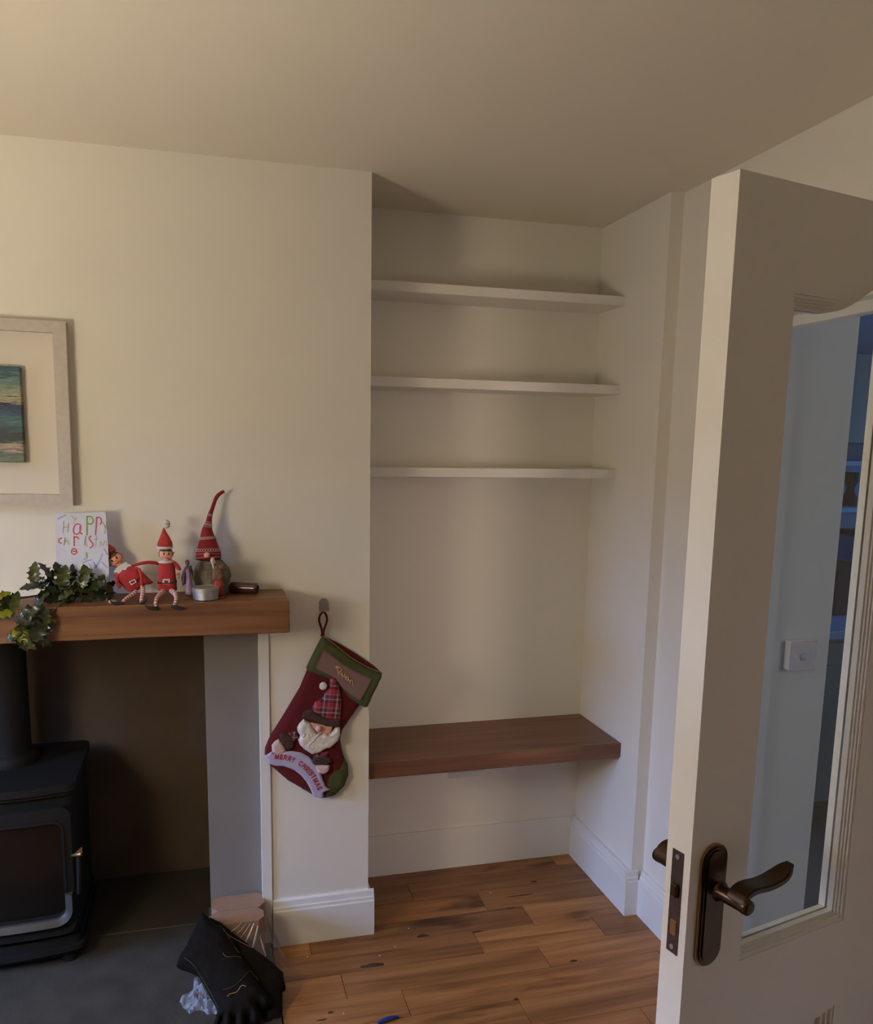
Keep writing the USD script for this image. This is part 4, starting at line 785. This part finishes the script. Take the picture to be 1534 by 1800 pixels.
palm2 = [(470, 370), (620, 440), (760, 560), (1000, 740), (1250, 930), (1380, 1060), (1370, 1180), (1370, 1350), (1330, 1500), (1200, 1560), (1000, 1500), (800, 1100), (560, 700)]
out2 = unite(palm2, fing((1300, 1300), (1300, 1640), 70), fing((1180, 1350), (1190, 1700), 70), fing((1330, 1060), (1370, 1240), 40))
g2 = thing('glove', 'second black leather stove glove half hidden underneath', 'glove', tuple(GP.o))
obj('shell', gp(out2, -.030, .036, .04, back=.15, amp=.005, sc=25), 'glove', g2, 60)
obj('stitching', gl([(640, 520), (800, 640), (900, 690), (1000, 740)], .006, .0008), 'glove_yellow', g2, 60)
# crumpled plastic on the slate
PB = Plane((-.55, -.25, .012), (0, -.45, 1))
pbp = [(300, 1110), (340, 1120), (440, 1270), (500, 1400), (580, 1560), (620, 1680), (480, 1650), (350, 1575), (310, 1590), (240, 1612), (180, 1550), (108, 1420), (180, 1310), (270, 1260)]
pbm = puff(PB.px(ZG(pbp)), .030, .05, .005, amp=.0, back=.05)
pq = np.c_[pbm.vertices[:, :2] * 38, np.zeros(len(pbm.vertices))]; pbm.vertices[:, 2] += np.abs(meshkit.fbm(pq, 2, 5) - .5) * .09 - .012 + np.abs(meshkit.fbm(pq * 2.3, 2, 9) - .5) * .03
pbm = PB.put(pbm); pbm.vertices[:, 2] = np.maximum(pbm.vertices[:, 2], hz + .0008)
solo('plastic_bag', pbm, 'film_blue', 'crumpled clear plastic on the slate beside the gloves', 'plastic bag', smooth=12)
# floor odds and ends
bc = smooth_path([at(664, 1797, -.46), at(676, 1789, -.455), at(690, 1783, -.45), at(700, 1783, -.446)], 6); bc[:, 2] = .006 + .004 * np.sin(np.linspace(0, math.pi, len(bc)))
bpn = thing('blue_clip', 'blue curved plastic clip lying on the floorboards', 'plastic clip', tuple(bc[8]))
obj('clip_body', tube(bc, [.005, .0062, .0068, .0058, .004], 14, flat=.7), 'blue_plastic', bpn, 60)
for i, (a, b) in enumerate(((540, 1683), (667, 1681), (718, 1633), (604, 1783), (694, 1665), (862, 1570))):
    d = ray(a, b); p = CP + d * (-CP[2] / d[2])
    lbc = ('tiny pale crumb beside the skirting of the chimney breast', 'tiny pale crumb near the dark knot', 'tiny pale crumb farthest back under the bench', 'tiny pale crumb beside the blue clip', 'tiny pale crumb right of the dark knot', 'tiny pale crumb in the alcove floor middle')[i]
    solo('crumb', rough(ell((p[0], p[1], .0025), (.0026, .002, .0018), 1), .0006, 900, i), 'crumb', lbc, 'crumb', 'pale crumbs on the floorboards')

# ---------------------------------------------------------------- hallway switch and kitchen
sw0, sw1 = at(1388, 1128, -.56), at(1430, 1176, -.56)
cx, cz = (sw0[0] + sw1[0]) / 2, (sw0[2] + sw1[2]) / 2
sw = thing('light_switch', 'white square dimmer switch on the grey hallway wall', 'light switch', (cx, -.54, cz))
obj('back_box', box(cx - .043, cx + .043, -.562, -.536, cz - .043, cz + .043, .003), 'pattress', sw, 20)
obj('plate', box(cx - .0432, cx + .0432, -.568, -.562, cz - .0432, cz + .0432, .0015), 'plate_white', sw, 20)
kn = lathe([(0, 0), (.0105, 0), (.0095, .014), (.008, .016), (0, .016)], 24); kn.apply_transform(trimesh.transformations.rotation_matrix(math.pi / 2, (1, 0, 0))); kn.apply_translation((cx, -.568, cz)); obj('dimmer_knob', kn, 'plate_white', sw, 40)
for s in (-1, 1): obj('screw', ell((cx + s * .0302, -.568, cz), (.0032, .0014, .0032), 2), 'grey_metal', sw, 40)
KX0, KX1, KY = 1.45, 3.0, .35
kb = thing('kitchen_unit', 'dim teal kitchen base unit beyond the hallway', 'kitchen cabinet', (2.2, .66, 0))
obj('carcass', box(KX0, KX1, KY + .02, .965, .1, .835), 'teal_dark', kb)
obj('plinth', box(KX0, KX1, KY + .06, .96, 0, .1), 'dark_ware', kb)
for k in range(3):
    x0 = KX0 + k * .5 + .004; d_ = obj('cabinet_door', box(x0, x0 + .5, KY, KY + .02, .11, .72, .002), 'teal_cab', kb); obj('drawer', box(x0, x0 + .5, KY, KY + .02, .725, .822, .002), 'teal_cab', kb)
solo('worktop', box(KX0 - .02, KX1, KY - .02, .968, .84, .876, .003), 'worktop', 'pale worktop on the dim kitchen unit', 'worktop')
for z, l in ((1.345, 'lower dark kitchen wall shelf seen through the door glass'), (1.56, 'upper dark kitchen wall shelf seen through the door glass')):
    solo('kitchen_shelf', box(1.6, 3.0, .70, .968, z, z + .022, .002), 'worktop', l, 'shelf')
def jar(x, z, r, h, mt, lb, y=.82):
    solo('kitchen_jar', lathe([(0, 0), (r, 0), (r, h * .25), (r * .55, h * .42), (r * .5, h * .55), (r * .95, h * .75), (r * .9, h), (0, h)], 24, (x, y, z)), mt, lb, 'jar')
kx = at(1495, 850, .82)[0]
jar(kx, 1.367, .035, .16, 'dark_ware', 'dark waisted jar on the lower kitchen shelf'); jar(kx - .13, 1.367, .045, .13, 'blue_ware', 'blue jar left of the dark waisted jar'); jar(kx + .14, 1.367, .05, .13, 'blue_ware', 'blue jar right of the dark waisted jar')
def kbox(x0, x1, y0, y1, z0, z1, mt, lb, ct):
    t = thing('kitchen_box', lb, ct, ((x0 + x1) / 2, (y0 + y1) / 2, z0)); obj('body', box(x0, x1, y0, y1, z0, z1 - .02, .006), mt, t); obj('lid', box(x0 - .003, x1 + .003, y0 - .003, y1 + .003, z1 - .02, z1, .004), 'dark_ware', t)
kbox(kx - .16, kx + .2, .74, .94, 1.12, 1.28, 'dark_ware', 'dark box hanging space below the lower kitchen shelf', 'box') if False else None
kbox(kx - .2, kx + .3, .62, .95, .877, 1.10, 'dark_ware', 'dark bread bin on the kitchen worktop', 'bread bin')
kbox(kx - .02, kx + .16, .66, .9, 1.10, 1.25, 'blue_ware', 'blue box on top of the dark bread bin', 'box')
kc = thing('kitchen_cupboard', 'dark kitchen wall cupboard above the shelves', 'kitchen cabinet', (2.3, .8, 1.63))
obj('carcass', box(1.6, 3.0, .66, .968, 1.66, 2.05), 'teal_dark', kc)
for k in range(3): obj('cabinet_door', box(1.602 + k * .466, 2.064 + k * .466, .64, .66, 1.662, 2.048, .002), 'teal_cab', kc)

# ---------------------------------------------------------------- floor lamp (stands left of the picture)
fl_ = thing('floor_lamp', 'tall floor lamp with glowing drum shade', 'lamp', (LX, LY, 0))
obj('base', lathe([(0, 0), (.14, 0), (.14, .015), (.02, .03), (.011, .04), (0, .04)], 36, (LX, LY, 0)), 'lamp_metal', fl_, 40)
obj('pole', lathe([(0, .03), (.011, .03), (.011, LZ - .06), (0, LZ - .06)], 16, (LX, LY, 0)), 'lamp_metal', fl_, 40)
sr0, sr1, hz0, hz1 = .20, .17, -.18, .083
obj('shade', lathe([(sr0, hz0), (sr1, hz1), (sr1 - .003, hz1), (sr0 - .003, hz0), (sr0, hz0)], 48, (LX, LY, LZ)), 'shade_glow', fl_, 40)
bulb = UsdLux.SphereLight.Define(stage, str(fl_.GetPath()) + '/bulb'); bulb.AddTranslateOp().Set(Gf.Vec3d(0, 0, LZ)); bulb.CreateRadiusAttr(.03); bulb.CreateColorAttr(Gf.Vec3f(*LAMP_COL)); bulb.CreateIntensityAttr(BULB * 10)
